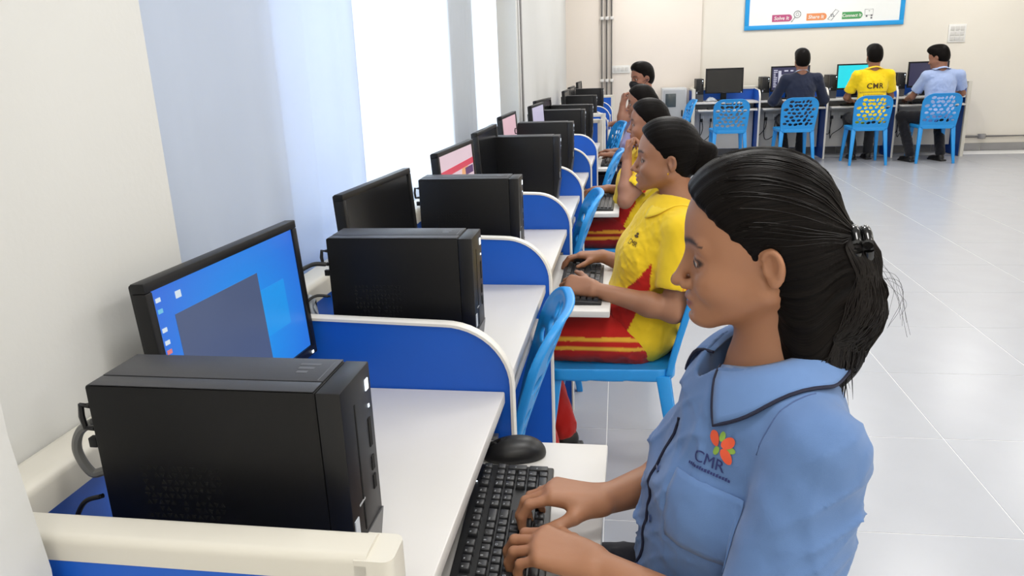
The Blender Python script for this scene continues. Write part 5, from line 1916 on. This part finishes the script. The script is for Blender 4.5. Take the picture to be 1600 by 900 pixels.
# ------------------------------------------------------------------ third girl, hand at her chin
g3 = person('girl in yellow and red with one hand raised to her chin', None, dict(
    pv=(0.06, 3.92, 0.505), nb=(0.175, 3.92, 0.905), head=(0.150, 3.92, 1.030), f=(-0.985, 0.05, 0.0), hs=0.97,
    sL=(0.185, 3.785, 0.850), eL=(0.030, 3.710, 0.690), wL=(0.040, 3.800, 0.885),
    sR=(0.165, 4.055, 0.850), eR=(0.095, 4.10, 0.66), wR=(-0.055, 4.02, 0.700),
    hL=dict(d=(0.05, 0.45, 0.9), n=(-1, 0.1, 0.1), curl=(60, 70, 40), sc=0.93),
    hR=dict(d=(-0.97, -0.10, 0.05), n=(0.1, 0.1, 1), curl=(20, 40, 20), sc=0.93),
    hipL=(0.05, 3.835, 0.505), kL=(-0.34, 3.80, 0.50), aL=(-0.26, 3.81, 0.10), hipR=(0.05, 4.005, 0.505), kR=(-0.34, 4.02, 0.50), aR=(-0.22, 4.01, 0.10),
    h=0.0055, hh=0.0055, sh=0.007, th=0.008, skin=(156, 108, 84), hair='pony', clip=(-0.100, 0, 0.03), shirt=YEL, panel=RED, trouser=(150, 26, 30), stripe=(228, 160, 50), wr=0.004, seed=12,
    tail=[((-0.085, 0.02, 0.02), (-0.09, 0.05, -0.10), 0.030, 0.030), ((-0.09, 0.05, -0.10), (-0.02, 0.125, -0.22), 0.030, 0.022), ((-0.02, 0.125, -0.22), (0.03, 0.135, -0.34), 0.022, 0.012)],
    sleeve=0.6, collar=('yellow_collar_cloth', (250, 214, 60)), collar_kw=dict(drop=0.034, point=0.018, r0=0.056), hem=0.06))

# ------------------------------------------------------------------ fourth girl
g4 = person('girl in navy trousers leaning over her keyboard before the masked boy', None, dict(
    pv=(0.09, 5.44, 0.505), nb=(0.185, 5.44, 0.925), head=(0.155, 5.44, 1.043), f=(-0.98, 0.03, -0.06), hs=0.97,
    sL=(0.19, 5.30, 0.870), eL=(0.10, 5.23, 0.69), wL=(-0.045, 5.33, 0.715),
    sR=(0.175, 5.58, 0.870), eR=(0.09, 5.63, 0.68), wR=(-0.02, 5.60, 0.710),
    hL=dict(d=(-0.97, 0.15, 0.05), n=(0.1, 0, 1), curl=(20, 40, 20), sc=0.93),
    hR=dict(d=(-0.97, 0.05, 0.05), n=(0.1, 0.1, 1), curl=(20, 40, 20), sc=0.93),
    hipL=(0.08, 5.36, 0.505), kL=(-0.28, 5.33, 0.50), aL=(-0.20, 5.33, 0.10), hipR=(0.08, 5.52, 0.505), kR=(-0.28, 5.54, 0.50), aR=(-0.18, 5.54, 0.10),
    h=0.006, hh=0.006, sh=0.0085, th=0.010, skin=(156, 108, 84), hair='pony', clip=(-0.100, 0, 0.03), shirt=(160, 150, 192), trouser=(26, 30, 52), wr=0.004, seed=15,
    tail=[((-0.085, 0.0, 0.03), (-0.11, 0.0, -0.02), 0.028, 0.030), ((-0.11, 0.0, -0.02), (-0.10, 0.0, -0.14), 0.03, 0.018)],
    sleeve=0.6, hem=0.05))

# ------------------------------------------------------------------ boy with a black face mask
g5 = person('boy in a lilac shirt with black face mask, fist raised to his face', None, dict(
    pv=(0.14, 7.22, 0.52), nb=(0.235, 7.22, 1.030), head=(0.205, 7.22, 1.160), f=(-0.86, -0.48, -0.12), hs=1.05, male=True,
    sL=(0.225, 7.05, 0.970), eL=(0.020, 6.97, 0.800), wL=(0.030, 7.01, 0.955),
    sR=(0.22, 7.39, 0.970), eR=(0.10, 7.43, 0.76), wR=(-0.06, 7.30, 0.76),
    hL=dict(d=(0.10, 0.25, 0.95), n=(-0.9, -0.3, 0.1), curl=(65, 75, 40), sc=1.0),
    hR=dict(d=(-0.97, -0.10, 0.0), n=(0.1, 0.1, 1), curl=(20, 40, 20), sc=1.0),
    hipL=(0.12, 7.13, 0.52), kL=(-0.28, 7.10, 0.51), aL=(-0.20, 7.10, 0.10), hipR=(0.12, 7.31, 0.52), kR=(-0.28, 7.34, 0.51), aR=(-0.18, 7.34, 0.10),
    h=0.006, hh=0.006, sh=0.0085, th=0.011, skin=(150, 102, 80), hair='short', shirt=(176, 166, 206), trouser=(28, 32, 54), wr=0.004, seed=18, sleeve=0.55, hem=0.05, bw=1.1, shirt_w=1.08,
    ar=(0.046, 0.038, 0.040, 0.027)))
s = SDF()
f_, l_, u_ = g5['fr']
A5 = np.array([f_, l_, u_])
s.ell(g5['P'](0.056, 0, -0.042), (0.066, 0.068, 0.058), A5, k=0.02)
s.cone(g5['P'](0.09, 0, 0.0), g5['P'](0.115, 0, -0.025), 0.012, 0.014, k=0.03)
s.plane(g5['P'](0.10, 0, -0.003), u_ * 0.95 + f_ * -0.30, 0.01)
s.plane(g5['P'](0.018, 0, -0.04), -f_ - u_ * 0.5, 0.006)
s.mesh('face_mask', 0.005, mat('black_mask_cloth', (20, 20, 23), 0.8), g5['body'], g5['base'])
for sd in (-1, 1):
    for z in (-0.02, -0.055):
        MB().tube([Vector(g5['P'](0.045, sd * 0.057, z) - g5['base']), Vector(g5['P'](0.02, sd * 0.075, z * 0.5) - g5['base']), Vector(g5['P'](-0.012, sd * 0.082, 0.0) - g5['base'])], 0.002, 6).build('mask_strap', M_navy, g5['body'])

# ------------------------------------------------------------------ the three boys at the far wall
def back_boy(label, x, y, top, shirt, trouser, seed, **kw):
    dz = top - 1.36
    d = dict(pv=(x, y, 0.52), nb=(x, y + 0.06, 1.085 + dz), head=(x, y + 0.075, 1.222 + dz), f=(0, 0.99, -0.14), hs=1.12, male=True,
             sL=(x - 0.185, y + 0.05, 1.020 + dz), eL=(x - 0.255, y + 0.16, 0.775), wL=(x - 0.16, y + 0.36, 0.725),
             sR=(x + 0.185, y + 0.05, 1.020 + dz), eR=(x + 0.255, y + 0.16, 0.775), wR=(x + 0.16, y + 0.36, 0.725),
             hL=dict(d=(0.3, 0.95, -0.05), n=(0, 0.1, 1), curl=(18, 36, 20), sc=1.0), hR=dict(d=(-0.3, 0.95, -0.05), n=(0, 0.1, 1), curl=(18, 36, 20), sc=1.0),
             hipL=(x - 0.09, y + 0.02, 0.52), kL=(x - 0.14, y + 0.42, 0.51), aL=(x - 0.10, y + 0.27, 0.10), hipR=(x + 0.09, y + 0.02, 0.52), kR=(x + 0.14, y + 0.42, 0.51), aR=(x + 0.09, y + 0.30, 0.10),
             h=0.007, hh=0.007, sh=0.008, th=0.011, detail=False, skin=(150, 104, 82), hair='short', shirt=shirt, trouser=trouser, wr=0.0045, seed=seed, sleeve=0.62, hem=0.05,
             bw=1.0, shirt_w=1.2, sleeve_r=(0.062, 0.066), ar=(0.042, 0.036, 0.038, 0.026), toe=(0, 1))
    d.update(kw)
    return person(label, None, d)
b1 = back_boy('boy in a dark navy blazer seen from behind at the far wall', 2.20, 9.97, 1.355, (36, 42, 62), (20, 20, 26), 21, sleeve=1.9, eL=(1.90, 10.10, 0.76), eR=(2.50, 10.10, 0.76), blazer=True,
              collar=('pale_blue_shirt_collar', (176, 190, 212)), collar_kw=dict(drop=0.012, point=0.01, r0=0.060, rise=0.045))
b2_ = back_boy('boy in a bright yellow polo with lettering on the back', 3.03, 9.97, 1.375, (250, 214, 30), (40, 40, 44), 22, sleeve=0.68,
               collar=('yellow_collar_cloth', (250, 214, 60)), collar_kw=dict(drop=0.03, point=0.018, r0=0.062))
x3, y3 = 3.82, 9.97
b3 = back_boy('boy in a light blue shirt and dark trousers with head turned aside', x3, y3, 1.345, (168, 186, 226), (24, 24, 30), 23, sleeve=0.66, f=(-0.72, 0.66, -0.28),
              nb=(x3 - 0.03, y3 + 0.06, 1.07), head=(x3 - 0.055, y3 + 0.085, 1.205), eL=(x3 - 0.27, y3 + 0.20, 0.76), wL=(x3 - 0.26, y3 + 0.40, 0.725), hL=dict(d=(0.1, 0.95, -0.05), n=(0, 0.1, 1), curl=(18, 36, 20)),
              eR=(x3 + 0.27, y3 + 0.13, 0.79), kL=(x3 - 0.34, y3 + 0.28, 0.52), aL=(x3 - 0.30, y3 - 0.02, 0.10), aR=(x3 + 0.06, y3 + 0.02, 0.10), hair='short',
              collar=('light_blue_collar_cloth', (176, 194, 232)), piping=M_navy, collar_kw=dict(drop=0.034, point=0.018, r0=0.060), toe=(-0.3, 0.9))
# lettering on the yellow back
bb2, tt2 = b2_['base'], b2_['tf']
o_ = V3(3.03, 9.97, 0.0) + V3(0, 0, 0.905)
bk = -tt2[0]
decal_text('back_lettering', b2_['bvh'], text_mesh('back_lettering', 'CMR', 0.085, 0.0004, 0.002, space=1.1), o_ + bk * 0.1, (1, 0, 0), tt2[2], tt2[0], M_dk, b2_['shirt'], bb2, 0.003)
m = MB()
for r_ in range(2):
    for i in range(20 - 5 * r_):
        p0 = o_ + bk * 0.3 + V3(1, 0, 0) * (-0.15 + 0.0152 * i + 0.03 * r_) - tt2[2] * (0.075 + 0.035 * r_)
        vs = []
        for dx, dy in ((0, 0), (0.011, 0), (0.011, 0.016 + 0.004 * (i % 2)), (0, 0.016)):
            h_ = project(b2_['bvh'], p0 + V3(1, 0, 0) * dx + tt2[2] * dy, tt2[0], 0.003)
            vs.append((h_ - Vector(bb2)) if h_ is not None else Vector((0, 0, 0.6)))
        m.add(vs, [(0, 1, 2, 3)])
m.build('back_small_print', mat('faint_print', (196, 166, 50), 0.8), b2_['shirt'])['kind'] = 'stuff'
